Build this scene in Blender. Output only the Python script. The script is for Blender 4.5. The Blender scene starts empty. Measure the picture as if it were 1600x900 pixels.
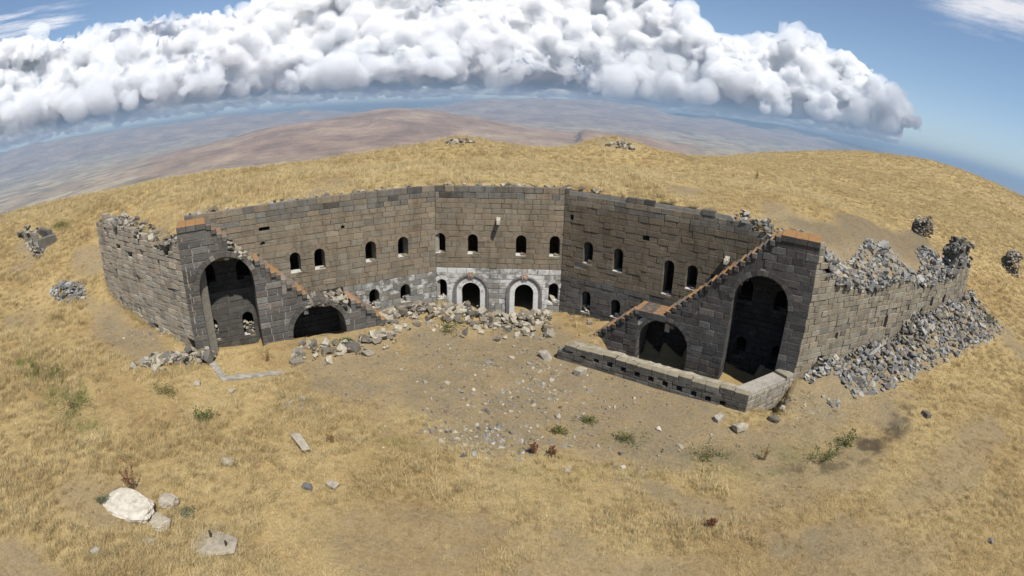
import bpy, bmesh, math, random
import numpy as np
from mathutils import Vector, Matrix, Quaternion
from mathutils.geometry import tessellate_polygon

R = math.radians
rnd = random.Random(7)
SC = bpy.context.scene
COL = SC.collection

# ------------------------------------------------------------------ camera (drone with a wide, fish-eye like lens)
CAM_H = 13.5
cd = bpy.data.cameras.new('drone_camera')
cam = bpy.data.objects.new('drone_camera', cd); COL.objects.link(cam)
cd.type = 'PANO'
cd.sensor_width = 36.0; cd.sensor_fit = 'HORIZONTAL'
_c = cd.cycles if hasattr(cd, 'cycles') and hasattr(cd.cycles, 'panorama_type') else cd
_c.panorama_type = 'FISHEYE_EQUISOLID'
_c.fisheye_lens = 840.0 * 36.0 / 1600.0
_c.fisheye_fov = R(200)
cd.clip_start = 0.1; cd.clip_end = 400000.0
PITCH, ROLL = R(19.33), R(1.4)
_fw = Vector((0, math.cos(PITCH), -math.sin(PITCH))); _up = Vector((0, math.sin(PITCH), math.cos(PITCH))); _rt = Vector((1, 0, 0))
_r2 = math.cos(ROLL) * _rt + math.sin(ROLL) * _up
_u2 = -math.sin(ROLL) * _rt + math.cos(ROLL) * _up
M3 = Matrix((_r2, _u2, -_fw)).transposed()
cam.matrix_world = Matrix.Translation((0, 0, CAM_H)) @ M3.to_4x4()
SC.camera = cam

# ------------------------------------------------------------------ sky, sun, exposure
SUN = Vector((0.64, -1.0, 1.86)).normalized()
wd = bpy.data.worlds.new('World'); SC.world = wd; wd.use_nodes = True
nt = wd.node_tree; nt.nodes.clear()
sky = nt.nodes.new('ShaderNodeTexSky'); sky.sky_type = 'NISHITA'; sky.sun_disc = False
sky.sun_elevation = math.asin(SUN.z); sky.sun_rotation = math.atan2(SUN.x, SUN.y)
sky.altitude = 2200; sky.air_density = 1.0; sky.dust_density = 0.3; sky.ozone_density = 1.0
bg = nt.nodes.new('ShaderNodeBackground'); bg.inputs['Strength'].default_value = 0.095
ow = nt.nodes.new('ShaderNodeOutputWorld')
nt.links.new(sky.outputs[0], bg.inputs[0]); nt.links.new(bg.outputs[0], ow.inputs[0])
sl = bpy.data.lights.new('sun', 'SUN'); sl.energy = 4.6; sl.angle = R(0.53); sl.color = (1.0, 0.955, 0.88)
so = bpy.data.objects.new('sun', sl); COL.objects.link(so)
so.rotation_euler = (-SUN).to_track_quat('-Z', 'Y').to_euler()
SC.view_settings.view_transform = 'Standard'; SC.view_settings.look = 'None'
SC.view_settings.exposure = 0.40; SC.view_settings.gamma = 1.0
SC.render.engine = 'CYCLES'
SC.cycles.use_denoising = True
SC.cycles.max_bounces = 13; SC.cycles.diffuse_bounces = 3; SC.cycles.transparent_max_bounces = 12
SC.cycles.volume_bounces = 11
SC.cycles.sample_clamp_indirect = 4.0

# ------------------------------------------------------------------ helpers
def link(o, parent=None):
    COL.objects.link(o)
    if parent is not None: o.parent = parent
    return o
def tag(o, label, cat, group=None, kind=None):
    if label: o['label'] = label
    if cat: o['category'] = cat
    if group: o['group'] = group
    if kind: o['kind'] = kind
    return o
def empty(name, loc, rz=0.0):
    o = bpy.data.objects.new(name, None); o.location = loc; o.rotation_euler = (0, 0, rz); o.empty_display_size = 0.2
    return link(o)
def mesh_obj(name, verts, faces, mat, parent=None, cols=None, loc=None, smooth=False):
    me = bpy.data.meshes.new(name); me.from_pydata(verts, [], faces)
    if mat: me.materials.append(mat)
    if cols is not None:
        at = me.attributes.new('Col', 'FLOAT_COLOR', 'FACE')
        at.data.foreach_set('color', np.asarray(cols, dtype=np.float32).ravel())
    if smooth: me.polygons.foreach_set('use_smooth', [True] * len(me.polygons))
    me.update()
    o = bpy.data.objects.new(name, me)
    if loc is not None: o.location = loc
    return link(o, parent)
def grid_mesh(name, X, Y, Z, mat, attrs=None, keep=None, smooth=True):
    n, m = X.shape
    v = np.stack([X, Y, Z], -1).reshape(-1, 3)
    idx = np.arange(n * m).reshape(n, m)
    f = np.stack([idx[:-1, :-1], idx[:-1, 1:], idx[1:, 1:], idx[1:, :-1]], -1).reshape(-1, 4)
    if keep is not None: f = f[keep.reshape(-1)]
    me = bpy.data.meshes.new(name)
    me.vertices.add(len(v)); me.vertices.foreach_set('co', v.astype(np.float32).ravel())
    me.loops.add(f.size); me.loops.foreach_set('vertex_index', f.astype(np.int32).ravel())
    me.polygons.add(len(f)); me.polygons.foreach_set('loop_start', np.arange(0, f.size, 4, dtype=np.int32))
    try: me.polygons.foreach_set('loop_total', np.full(len(f), 4, dtype=np.int32))
    except Exception: pass
    if smooth: me.polygons.foreach_set('use_smooth', np.ones(len(f), dtype=bool))
    if attrs:
        for k, a in attrs.items():
            at = me.attributes.new(k, 'FLOAT', 'POINT'); at.data.foreach_set('value', a.astype(np.float32).ravel())
    me.materials.append(mat); me.update(calc_edges=True); me.validate()
    return link(bpy.data.objects.new(name, me))

# numpy noise
def _h(ix, iy, s):
    n = (ix.astype(np.int64) * 374761393 + iy.astype(np.int64) * 668265263 + int(s) * 1274126177) & 0x7fffffff
    n = ((n ^ (n >> 13)) * 1274126177) & 0x7fffffff
    n = ((n ^ (n >> 16)) * 668265263) & 0x7fffffff
    return ((n >> 3) & 0xffffff) / float(0xffffff)
def vn(x, y, s=0):
    x = np.asarray(x, float); y = np.asarray(y, float)
    ix = np.floor(x); iy = np.floor(y); fx = x - ix; fy = y - iy
    fx = fx * fx * (3 - 2 * fx); fy = fy * fy * (3 - 2 * fy)
    a = _h(ix, iy, s); b = _h(ix + 1, iy, s); c = _h(ix, iy + 1, s); d = _h(ix + 1, iy + 1, s)
    return (a * (1 - fx) + b * fx) * (1 - fy) + (c * (1 - fx) + d * fx) * fy
def fbm(x, y, s=0, o=4, g=0.5):
    t = 0.0; a = 1.0; w = 0.0; x = np.asarray(x, float); y = np.asarray(y, float)
    for k in range(o):
        t = t + a * vn(x * 2 ** k + 17.3 * k, y * 2 ** k - 9.1 * k, s + k); w += a; a *= g
    return t / w
def vn3(x, y, z, s=0):
    ix, iy, iz = np.floor(x), np.floor(y), np.floor(z); fx, fy, fz = x - ix, y - iy, z - iz
    fx, fy, fz = (f * f * (3 - 2 * f) for f in (fx, fy, fz)); r = 0.0
    for dx in (0, 1):
        for dy in (0, 1):
            for dz in (0, 1): r = r + _h(ix + dx + (iz + dz) * 57, iy + dy + (iz + dz) * 131, s) * (fx if dx else 1 - fx) * (fy if dy else 1 - fy) * (fz if dz else 1 - fz)
    return r
def sst(a, b, x):
    t = np.clip((np.asarray(x, float) - a) / (b - a), 0, 1); return t * t * (3 - 2 * t)

# ------------------------------------------------------------------ plan of the fort
AN = R(34)
CA, SA = math.cos(AN), math.sin(AN)
PA = np.array([-4.95, 33.0]); PB = np.array([3.15, 33.0])
DL = np.array([-CA, -SA]); DR = np.array([CA, -SA])
NL = np.array([SA, -CA]); NR = np.array([-SA, -CA])
CR = np.array([15.3, 22.75]); ER = np.array([36.5, 29.3])
CL = np.array([-17.0, 22.8]); EL = np.array([-29.2, 28.0])
LF = np.array([2.6, 26.96])                       # low loophole wall, left end of its face
POLY = [tuple(CL), tuple(PA + DL * 15.4), tuple(PA), tuple(PB), tuple(PB + DR * 15.4), tuple(CR), tuple(ER),
        (38.0, 33.5), (31.0, 41.0), (17.0, 47.0), (0.0, 50.0), (-15.0, 46.0), (-26.0, 38.0), (-30.8, 32.5), tuple(EL)]
WALL_EDGES = [0, 1, 2, 3, 4, 5, 14]                       # edges of POLY that are masonry; the others melt into the hill
def inside(X, Y):
    r = np.zeros(X.shape, bool); n = len(POLY); j = n - 1
    for i in range(n):
        xi, yi = POLY[i]; xj, yj = POLY[j]
        c = ((yi > Y) != (yj > Y)) & (X < (xj - xi) * (Y - yi) / ((yj - yi) if yj != yi else 1e-9) + xi)
        r ^= c; j = i
    return r
def segd(X, Y, a, b):
    ax, ay = a; dx, dy = b[0] - ax, b[1] - ay
    t = np.clip(((X - ax) * dx + (Y - ay) * dy) / (dx * dx + dy * dy), 0, 1)
    return np.hypot(X - ax - t * dx, Y - ay - t * dy)
def edged(X, Y, edges):
    d = np.full(X.shape, 1e9)
    for e in edges: d = np.minimum(d, segd(X, Y, POLY[e], POLY[(e + 1) % len(POLY)]))
    return d

# ------------------------------------------------------------------ terrain fields (thin plate through surveyed heights)
def tps(pts):
    P = np.array(pts, float); xy = P[:, :2]; n = len(P)
    def U(r2): return 0.5 * r2 * np.log(r2 + 1e-6)
    K = U(((xy[:, None] - xy[None]) ** 2).sum(-1)) + np.eye(n) * 2.0
    Q = np.concatenate([np.ones((n, 1)), xy], 1)
    A = np.zeros((n + 3, n + 3)); A[:n, :n] = K; A[:n, n:] = Q; A[n:, :n] = Q.T
    w = np.linalg.solve(A, np.concatenate([P[:, 2], np.zeros(3)]))
    def f(X, Y):
        X = np.asarray(X, float); Y = np.asarray(Y, float); sh = X.shape
        X = X.ravel(); Y = Y.ravel(); Z = w[n] + w[n + 1] * X + w[n + 2] * Y
        for i in range(n): Z = Z + w[i] * U((X - xy[i, 0]) ** 2 + (Y - xy[i, 1]) ** 2)
        return Z.reshape(sh)
    return f
GP = [(0, 0, -.2), (0, 11, 0), (0, 18, 0), (0, 25, 0), (-.9, 33, .0), (-3, 31, .1), (5, 27, 0), (3, 30, 0), (9, 24, 0), (12, 20.5, -.08), (8, 16, 0),
      (15.3, 22, .6), (18, 20.3, .35), (20, 12, .3), (25, 24.5, .95), (30, 26, 1.8), (36.5, 28.3, 2.7), (30, 20, 1.0), (40, 22, 1.8), (34, 10, .6),
      (50, 20, 3), (48.6, 33, 5.8), (60, 28, 6), (40, 31, 4.2), (43, 36, 6.0),
      (-7, 29, .6), (-10, 27, .78), (-14, 24.4, 1.0), (-17, 22, 1.25), (-20, 23.4, 1.5), (-25, 25.3, 1.75), (-29.6, 27.2, 2.9), (-32, 26, 3.1), (-33.5, 31, 5.2),
      (-41.7, 30, 6), (-50, 32, 7.5), (-42, 43, 7.9), (-40, 22, 4.4), (-30, 15, 2.8), (-20, 8, 1.3), (-10, 14, .4), (-12, 8, .5), (-60, 20, 6.8), (-65, 42, 5.5), (-48, 8, 4.2),
      (0, -30, -1), (-30, -20, 0), (30, -20, 0), (-60, -10, 3), (60, 0, 2),
      (-34, 36, 7.3), (-22, 44, 8.3), (-20, 52, 8.2), (0, 50, 8.8), (0, 62, 8.35), (-6, 61, 8.6), (16, 48, 8.7), (20, 60, 8.6), (33, 43, 7.9), (-30, 52, 8.0), (45, 45, 7.4), (39, 36, 6.9),
      (0, 90, 2.5), (-30, 82, 1.5), (-62, 60, 3), (20, 95, 4.5), (70, 105, 9), (104, 107, 13.2), (92, 128, 10.8), (120, 82, 10.8), (60, 118, 7.3), (46, 92, 7.6), (150, 150, 7), (160, 80, 7.5), (80, 60, 8), (100, 40, 6.5), (72, 38, 6.6),
      (-100, 60, -10), (-85, 30, 2), (0, 150, -14), (60, 185, -8), (-60, 120, -14), (130, 180, 2), (190, 130, 3), (130, 20, 4), (-120, 0, -4), (120, -60, -2), (-120, -100, -6), (0, -140, -8)]
RP = []
for k in (0, 5, 10, 14): RP += [tuple(PA + DL * k - NL * .3) + (8.66,)] + ([tuple(PB + DR * k - NR * .3) + (8.64,)] if k < 11 else [])
RP += [tuple((PA + PB) / 2 + np.array([0, .3])) + (8.7,)]
for u, z in ((11.2, 8.2), (12.2, 8.0), (13.3, 7.7), (14.8, 8.0)): RP.append(tuple(PB + DR * u - NR * .3) + (z,))
for k in (2, 8, 13): RP += [tuple(PA + DL * k - NL * 5) + (8.95,), tuple(PB + DR * k - NR * 5) + (8.95,)]
RP += [(0, 40, 8.95), (-10, 41, 8.9), (12, 40, 9.0), (0, 50, 8.85), (16, 48, 8.75), (-16, 46, 8.4), (-26, 38, 8.1), (30, 41, 8.0), (24, 37, 8.6)]
_du = (ER - CR) / np.linalg.norm(ER - CR); _nu = np.array([-_du[1], _du[0]])
for u, z in ((.6, 7.9), (2, 6.2), (5, 5.55), (8, 5.7), (10.5, 5.85), (13, 5.2), (16, 5.4), (18.5, 5.9), (20.5, 7.0), (22, 7.2)): RP.append(tuple(CR + _du * u + _nu * .3) + (z,))
for u, z in ((1, 8.3), (3.5, 7.6), (7, 7.7), (10, 7.6), (13, 6.9), (16, 6.9), (19, 7.0), (21.5, 7.0)): RP.append(tuple(CR + _du * u + _nu * 2.6) + (z,))
for u, z in ((3, 8.6), (8, 8.6), (13, 8.1), (18, 7.5)): RP.append(tuple(CR + _du * u + _nu * 5.2) + (z,))
_dv = (EL - CL) / np.linalg.norm(EL - CL); _nv = np.array([_dv[1], -_dv[0]]); _nv = _nv if _nv[1] > 0 else -_nv
for u, z in ((1, 7.55), (2.5, 7.1), (5, 7.3), (7, 7.6), (9, 7.85), (11, 8.2), (13, 8.1)): RP.append(tuple(CL + _dv * u + _nv * .4) + (z,)); RP.append(tuple(CL + _dv * u + _nv * 4) + (8.65,))
RP += [(38, 33.5, 6.6), (34, 36.5, 7.4), (-30.8, 32.5, 6.6)]
GF = tps(GP); RF = tps(RP)
BUMPS = [(-5.8, 58.5, 4.2, 1.1), (10.8, 57.0, 4.2, 1.75), (2, 58, 8, .15), (24, 62, 7, .45), (36, 70, 9, .6), (-14, 57, 6, .35), (17, 56, 3, .5)]   # low mounds on the crest (x, y, radius, height)
def micro(X, Y):
    r = np.hypot(X, Y)
    z = (fbm(X / 3.1, Y / 3.1, 3, 3) - .5) * .30 + (fbm(X / .7, Y / .7, 8, 2) - .5) * .07
    z = z + (fbm(X / 14., Y / 14., 5, 3) - .5) * 1.0 * sst(38, 70, r)
    for bx, by, br, bh in BUMPS: z = z + bh * np.exp(-((X - bx) ** 2 + (Y - by) ** 2) / (br * br))
    return z
def ground_z(X, Y):
    X = np.asarray(X, float); Y = np.asarray(Y, float)
    r = np.hypot(X, Y)
    fl = 1 - .7 * np.exp(-((X - 1) ** 2 / 120. + (Y - 26) ** 2 / 50.))
    # sunk floors behind the loophole wall and under the small left arch; earth banked below the talus
    uR = (X - PB[0]) * DR[0] + (Y - PB[1]) * DR[1]; wR = (X - PB[0]) * NR[0] + (Y - PB[1]) * NR[1]
    uL = (X - PA[0]) * DL[0] + (Y - PA[1]) * DL[1]; wL = (X - PA[0]) * NL[0] + (Y - PA[1]) * NL[1]
    sink = 1.35 * sst(3.6, 5.2, uR) * (1 - sst(15.2, 16, uR)) * sst(-.6, 0, wR) * (1 - sst(4.2, 4.9, wR)) + .9 * sst(6.3, 7.0, uL) * (1 - sst(9.8, 10.5, uL)) * sst(-.6, -.1, wL) * (1 - sst(.9, 1.7, wL)) + .72 * sst(11.6, 12.2, uL) * (1 - sst(14.9, 15.4, uL)) * sst(-.6, -.1, wL) * (1 - sst(1.2, 2.0, wL))
    uT = (X - CR[0]) * _du[0] + (Y - CR[1]) * _du[1]; wT = -((X - CR[0]) * _nu[0] + (Y - CR[1]) * _nu[1]); D = 3.0 + .085 * uT
    bank = sst(.5, 3, uT) * (1 - sst(22, 25, uT)) * np.clip(1 - wT / np.maximum(D, .5), 0, 1) * (wT > -.6) * (.62 + .22 * np.sin(uT * 1.1) + .2 * np.sin(uT * .43 + 2))
    return GF(X, Y) + micro(X, Y) * fl - sst(150, 420, r) * 45 - sink + bank
def roof_z(X, Y):
    X = np.asarray(X, float); Y = np.asarray(Y, float)
    w = sst(0, 5, edged(X, Y, [e for e in range(len(POLY)) if e not in WALL_EDGES]))
    dw = edged(X, Y, WALL_EDGES)
    return (RF(X, Y) + micro(X, Y) * sst(0, 3, dw)) * w + ground_z(X, Y) * (1 - w)
def surf_z(x, y):
    X = np.array([x], float); Y = np.array([y], float)
    return float(roof_z(X, Y)[0] if inside(X, Y)[0] else ground_z(X, Y)[0])

# soil / straw / green / scorched masks, all with their own shapes on the ground
def masks(X, Y):
    X = np.asarray(X, float); Y = np.asarray(Y, float)
    n = fbm(X / 2.2, Y / 2.2, 21, 4); n2 = fbm(X / .8, Y / .8, 31, 3)
    def ell(cx, cy, rx, ry, rot=0., soft=.5):
        c, s = math.cos(rot), math.sin(rot); dx, dy = X - cx, Y - cy
        q = np.hypot((dx * c + dy * s) / rx, (-dx * s + dy * c) / ry) + (n - .5) * .9
        return 1 - sst(1 - soft, 1 + soft * .3, q)
    soil = np.maximum.reduce([ell(0, 25, 9.5, 8.5), ell(5, 22, 8, 5.5), .8 * ell(-6.5, 24, 7, 4.5), .85 * ell(10, 18.3, 7, 2.5),
                              ell(-23.5, 23.3, 6.5, 2.0, -.4), .8 * ell(18, 20.5, 5, 3), .55 * ell(14, 16, 6, 2.6, .3), .55 * ell(-3, 12.5, 4, 2.5), .5 * ell(3, 10.5, 5, 2),
                              .6 * ell(-15, 10.5, 3.2, 2), .55 * ell(22, 14, 8, 2.0, .4), .5 * ell(13, 10, 5, 2.5)])
    roofsoil = np.zeros_like(X)
    for u, w, a, b in ((4, 3.6, 3.2, 1.2), (9, 3.8, 4.5, 1.6), (13.5, 3.2, 5, 1.8), (18.5, 3.8, 3.2, 2.0)):
        p = CR + _du * u + _nu * w; roofsoil = np.maximum(roofsoil, ell(p[0], p[1], a, b, math.atan2(_du[1], _du[0])))
    soil = np.maximum(soil, roofsoil)
    for cx, cy in ((35.5, 33.5), (-41, 29.5), (10.6, 54.2), (-5.8, 55.8), (-32.5, 29.5), (17.5, 44)): soil = np.maximum(soil, .75 * ell(cx, cy, 2.6, 1.9))
    soil = np.maximum(soil, (.75 - .5 * sst(34, 40, Y)) * sst(.60, .74, fbm(X / 5.5, Y / 5.5, 41, 4)))
    uT = (X - CR[0]) * _du[0] + (Y - CR[1]) * _du[1]; wT = -((X - CR[0]) * _nu[0] + (Y - CR[1]) * _nu[1])
    soil = np.maximum(soil, sst(.3, 1.2, uT) * (1 - sst(22.5, 24.5, uT)) * sst(-3.4, -2.2, wT) * (1 - sst(2.2, 3.2, wT - .08 * uT)))
    soil = np.clip(soil * (.72 + .6 * n2), 0, 1)
    green = np.maximum.reduce([ell(-21.5, 15.5, 4.5, 1.6, -.5), .8 * ell(-26, 17, 3, 1.5), .6 * ell(12, 16.8, 4.5, 1.4, .1), .55 * ell(5.2, 19.2, 1.5, .8), .5 * ell(9, 17.5, 2.2, 1), .6 * ell(-4.5, 18, 2.5, .7), .35 * ell(3, 16.6, 5, .6), .6 * ell(-40, 33, 2.5, 1.5)]) * sst(.35, .6, n2 * .5 + n * .5)
    dark = np.maximum.reduce([ell(17.6, 17.0, 3.2, 1.0, .35), .9 * ell(20.5, 18.6, 3.0, .8, .5), .8 * ell(14.6, 16.0, 2.8, .7), .7 * ell(24, 20.5, 2.5, .6, .5), .8 * ell(5.6, 23.4, .45, .25), .4 * ell(22.5, 47.5, 3, 1.2)]) * sst(.40, .62, fbm(X / .6, Y / .6, 57, 3))
    dark = np.maximum(dark, .38 * roofsoil)
    rust = np.clip(sst(.45, .7, fbm(X / 4.2, Y / 4.2, 66, 4)), 0, 1)
    rust = rust * (1 - .65 * sst(33, 40, Y))
    return soil, np.clip(green, 0, 1), np.clip(dark, 0, 1), rust

# ------------------------------------------------------------------ materials
class N:
    def __init__(s, name):
        s.m = bpy.data.materials.new(name); s.m.use_nodes = True; s.t = s.m.node_tree; s.t.nodes.clear()
        s.out = s.t.nodes.new('ShaderNodeOutputMaterial')
    def n(s, typ, **kw):
        x = s.t.nodes.new(typ)
        for k, v in kw.items():
            if k in x.inputs.keys(): x.inputs[k].default_value = v
            else: setattr(x, k, v)
        return x
    def l(s, a, b): s.t.links.new(a, b)
    def coord(s, kind='Object'): return s.n('ShaderNodeTexCoord').outputs[kind]
    def pos(s): return s.n('ShaderNodeNewGeometry').outputs['Position']
    def noise(s, vec, scale, detail=5, rough=.6, out='Fac'):
        x = s.n('ShaderNodeTexNoise', Scale=scale, Detail=detail, Roughness=rough); s.l(vec, x.inputs['Vector']); return x.outputs[out]
    def ramp(s, fac, stops, interp='LINEAR'):
        x = s.n('ShaderNodeValToRGB'); e = x.color_ramp; e.interpolation = interp
        while len(e.elements) < len(stops): e.elements.new(.5)
        for k, (p, c) in enumerate(stops):
            e.elements[k].position = p; e.elements[k].color = tuple(c) + ((1,) if len(c) == 3 else ())
        s.l(fac, x.inputs[0]); return x.outputs[0]
    def math(s, op, a, b=None, c=None, clamp=False):
        x = s.n('ShaderNodeMath', operation=op, use_clamp=clamp)
        for i, v in enumerate((a, b, c)):
            if v is None: continue
            if isinstance(v, (int, float)): x.inputs[i].default_value = v
            else: s.l(v, x.inputs[i])
        return x.outputs[0]
    def mix(s, fac, a, b, mode='MIX'):
        x = s.n('ShaderNodeMix', data_type='RGBA', blend_type=mode)
        for i, v in ((0, fac), (6, a), (7, b)):
            if isinstance(v, (int, float)): x.inputs[i].default_value = v
            elif isinstance(v, tuple): x.inputs[i].default_value = v + ((1,) if len(v) == 3 else ())
            else: s.l(v, x.inputs[i])
        return x.outputs[2]
    def attr(s, name, out='Fac', typ='GEOMETRY'):
        x = s.n('ShaderNodeAttribute', attribute_name=name, attribute_type=typ); return x.outputs[out]
    def bsdf(s, color, rough=.95, bump=None, bstr=.4, bdist=.02, spec=.15, translucent=None):
        b = s.n('ShaderNodeBsdfPrincipled'); b.inputs['Roughness'].default_value = rough
        b.inputs['Specular IOR Level'].default_value = spec
        if isinstance(color, tuple): b.inputs['Base Color'].default_value = color + (1,)
        else: s.l(color, b.inputs['Base Color'])
        if bump is not None:
            k = s.n('ShaderNodeBump', Strength=bstr, Distance=bdist); s.l(bump, k.inputs['Height']); s.l(k.outputs[0], b.inputs['Normal'])
        sh = b.outputs[0]
        if translucent:
            tr = s.n('ShaderNodeBsdfTranslucent'); (s.l(color, tr.inputs[0]) if not isinstance(color, tuple) else None)
            mx = s.n('ShaderNodeMixShader'); mx.inputs[0].default_value = translucent; s.l(sh, mx.inputs[1]); s.l(tr.outputs[0], mx.inputs[2]); sh = mx.outputs[0]
        s.l(sh, s.out.inputs['Surface']); return s.m

def m_stone():
    s = N('dressed_stone'); p = s.pos()
    col = s.attr('Col', 'Color'); al = s.attr('Col', 'Alpha')
    n1 = s.noise(p, 2.6, 6, .65); n2 = s.noise(p, 14, 4, .7); n3 = s.noise(p, .55, 4, .6)
    f = s.math('MULTIPLY_ADD', n1, .7, .62); f = s.math('MULTIPLY', f, s.math('MULTIPLY_ADD', n2, .45, .78))
    f = s.math('MULTIPLY', f, s.math('MULTIPLY_ADD', n3, .5, .75))
    c = s.mix(1.0, col, s.ramp(f, [(0, (0, 0, 0)), (1, (1, 1, 1))]), 'MULTIPLY')
    pits = s.ramp(s.noise(p, 22, 3, .6), [(.30, (.45, .45, .45)), (.40, (1, 1, 1))]); c = s.mix(1.0, c, pits, 'MULTIPLY')
    lich = s.ramp(s.noise(p, 3.7, 5, .7), [(.58, (0, 0, 0)), (.72, (1, 1, 1))]); c = s.mix(s.math('MULTIPLY', lich, .28), c, (.30, .285, .24))
    # rain streaks and soot: noise drawn out along the height
    mp = s.n('ShaderNodeMapping'); mp.inputs['Scale'].default_value = (1.6, 1.6, .22); s.l(p, mp.inputs[0])
    st = s.ramp(s.noise(mp.outputs[0], 1.1, 6, .65), [(.34, (.74, .73, .71)), (.55, (1.04, 1.04, 1.04))]); c = s.mix(.85, c, st, 'MULTIPLY')
    # whitewash (alpha below 1) and orange lichen (alpha above 1.5), both patchy
    w = s.math('MULTIPLY', s.math('GREATER_THAN', al, .001), s.math('LESS_THAN', al, 1.2))
    thr = s.math('SUBTRACT', s.noise(p, 1.7, 7, .72), s.math('SUBTRACT', 1.02, al))
    wf = s.math('MULTIPLY', s.math('MULTIPLY_ADD', thr, 6.0, .0, clamp=True), w)
    c = s.mix(s.math('MULTIPLY', wf, .85), c, (.60, .585, .55))
    w2 = s.math('GREATER_THAN', al, 1.5)
    th2 = s.math('SUBTRACT', s.noise(p, 3.2, 7, .75), s.math('SUBTRACT', 3.0, al))
    lf = s.math('MULTIPLY', s.math('MULTIPLY_ADD', th2, 7.0, .0, clamp=True), w2)
    c = s.mix(s.math('MULTIPLY', lf, .9), c, s.ramp(s.noise(p, 9, 4, .7), [(.3, (.235, .115, .042)), (.6, (.345, .19, .075)), (.8, (.28, .23, .13))]))
    return s.bsdf(c, .95, s.math('ADD', n2, s.math('MULTIPLY', n1, 1.5)), .9, .045)
def m_rock(name, a, b, rough=.9, spots=(.42, .41, .37)):
    s = N(name); p = s.coord('Object'); oi = s.n('ShaderNodeObjectInfo'); ge = s.n('ShaderNodeNewGeometry')
    rr = s.math('FRACT', s.math('ADD', oi.outputs['Random'], ge.outputs['Random Per Island']))
    c = s.ramp(rr, [(0, tuple(x * .62 for x in a)), (.35, a), (.7, b), (1, tuple(x * 1.25 for x in b))])
    n1 = s.noise(ge.outputs['Position'], 5, 5, .65); n2 = s.noise(ge.outputs['Position'], 28, 4, .7)
    c = s.mix(1.0, c, s.ramp(n1, [(.25, (.6, .6, .6)), (.75, (1.3, 1.3, 1.3))]), 'MULTIPLY')
    sp = s.ramp(n2, [(.56, (0, 0, 0)), (.68, (1, 1, 1))]); c = s.mix(s.math('MULTIPLY', sp, .4), c, spots)
    return s.bsdf(c, rough, s.math('ADD', n1, n2), .5, .03)
def m_plain(name, a, b=None, scale=8, rough=.9, bstr=.4):
    s = N(name); p = s.pos(); b = b or tuple(x * 1.4 for x in a)
    n1 = s.noise(p, scale, 5, .65)
    return s.bsdf(s.ramp(n1, [(.3, a), (.7, b)]), rough, s.noise(p, scale * 4, 4, .7), bstr, .02)
STRAW1, STRAW2, STRAW3 = (.48, .372, .187), (.60, .49, .275), (.37, .27, .135)
def m_ground():
    s = N('dry_ground'); p = s.pos()
    soil = s.attr('soil'); green = s.attr('green'); dark = s.attr('dark'); rust = s.attr('rust')
    n1 = s.noise(p, .9, 7, .66); n2 = s.noise(p, 7, 6, .72); n3 = s.noise(p, 34, 3, .7)
    straw = s.ramp(n2, [(.28, (.25, .175, .08)), (.48, (.38, .275, .125)), (.7, (.50, .385, .195))])
    straw = s.mix(s.math('MULTIPLY', rust, .5), straw, (.25, .150, .062))
    straw = s.mix(s.ramp(n1, [(.35, (0, 0, 0)), (.7, (.5, .5, .5))]), straw, (.43, .33, .16))
    dirt = s.ramp(n2, [(.28, (.135, .103, .062)), (.5, (.25, .195, .12)), (.72, (.36, .29, .185))])
    dirt = s.mix(s.ramp(n1, [(.40, (0, 0, 0)), (.62, (.7, .7, .7))]), dirt, (.33, .245, .14))
    c = s.mix(s.math('MULTIPLY', soil, 1.0, clamp=True), straw, dirt)
    c = s.mix(s.math('MULTIPLY', green, .6), c, (.13, .135, .045))
    c = s.mix(s.math('MULTIPLY', dark, .85), c, (.045, .033, .024))
    c = s.mix(s.math('MULTIPLY', s.ramp(s.noise(p, .35, 6, .7), [(.42, (0, 0, 0)), (.60, (1, 1, 1))]), s.math('MULTIPLY', soil, .45)), c, (.20, .175, .115))
    peb = s.n('ShaderNodeTexVoronoi', Scale=6.5); s.l(p, peb.inputs['Vector'])
    pf = s.math('MULTIPLY', s.ramp(peb.outputs['Distance'], [(.12, (1, 1, 1)), (.2, (0, 0, 0))]), s.math('MULTIPLY', soil, s.ramp(s.noise(p, .7, 3), [(.5, (0, 0, 0)), (.62, (.8, .8, .8))])))
    c = s.mix(pf, c, (.30, .28, .245))
    return s.bsdf(c, .97, s.math('ADD', s.math('MULTIPLY', n2, 2.0), n3), .8, .06, spec=.05)
def m_grass(name, cols, tr=.25):
    s = N(name); oi = s.n('ShaderNodeObjectInfo')
    t = s.attr('tint', 'Fac', 'INSTANCER')
    c = s.ramp(t, cols)
    v = s.math('MULTIPLY_ADD', oi.outputs['Random'], .5, .75)
    hx = s.n('ShaderNodeHueSaturation'); s.l(c, hx.inputs['Color']); s.l(v, hx.inputs['Value'])
    return s.bsdf(hx.outputs[0], .75, spec=.2, translucent=tr)
def m_veg(name, a, b, tr=.25):
    s = N(name); g = s.n('ShaderNodeNewGeometry'); return s.bsdf(s.ramp(g.outputs['Random Per Island'], [(0, a), (1, b)]), .7, translucent=tr)
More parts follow.
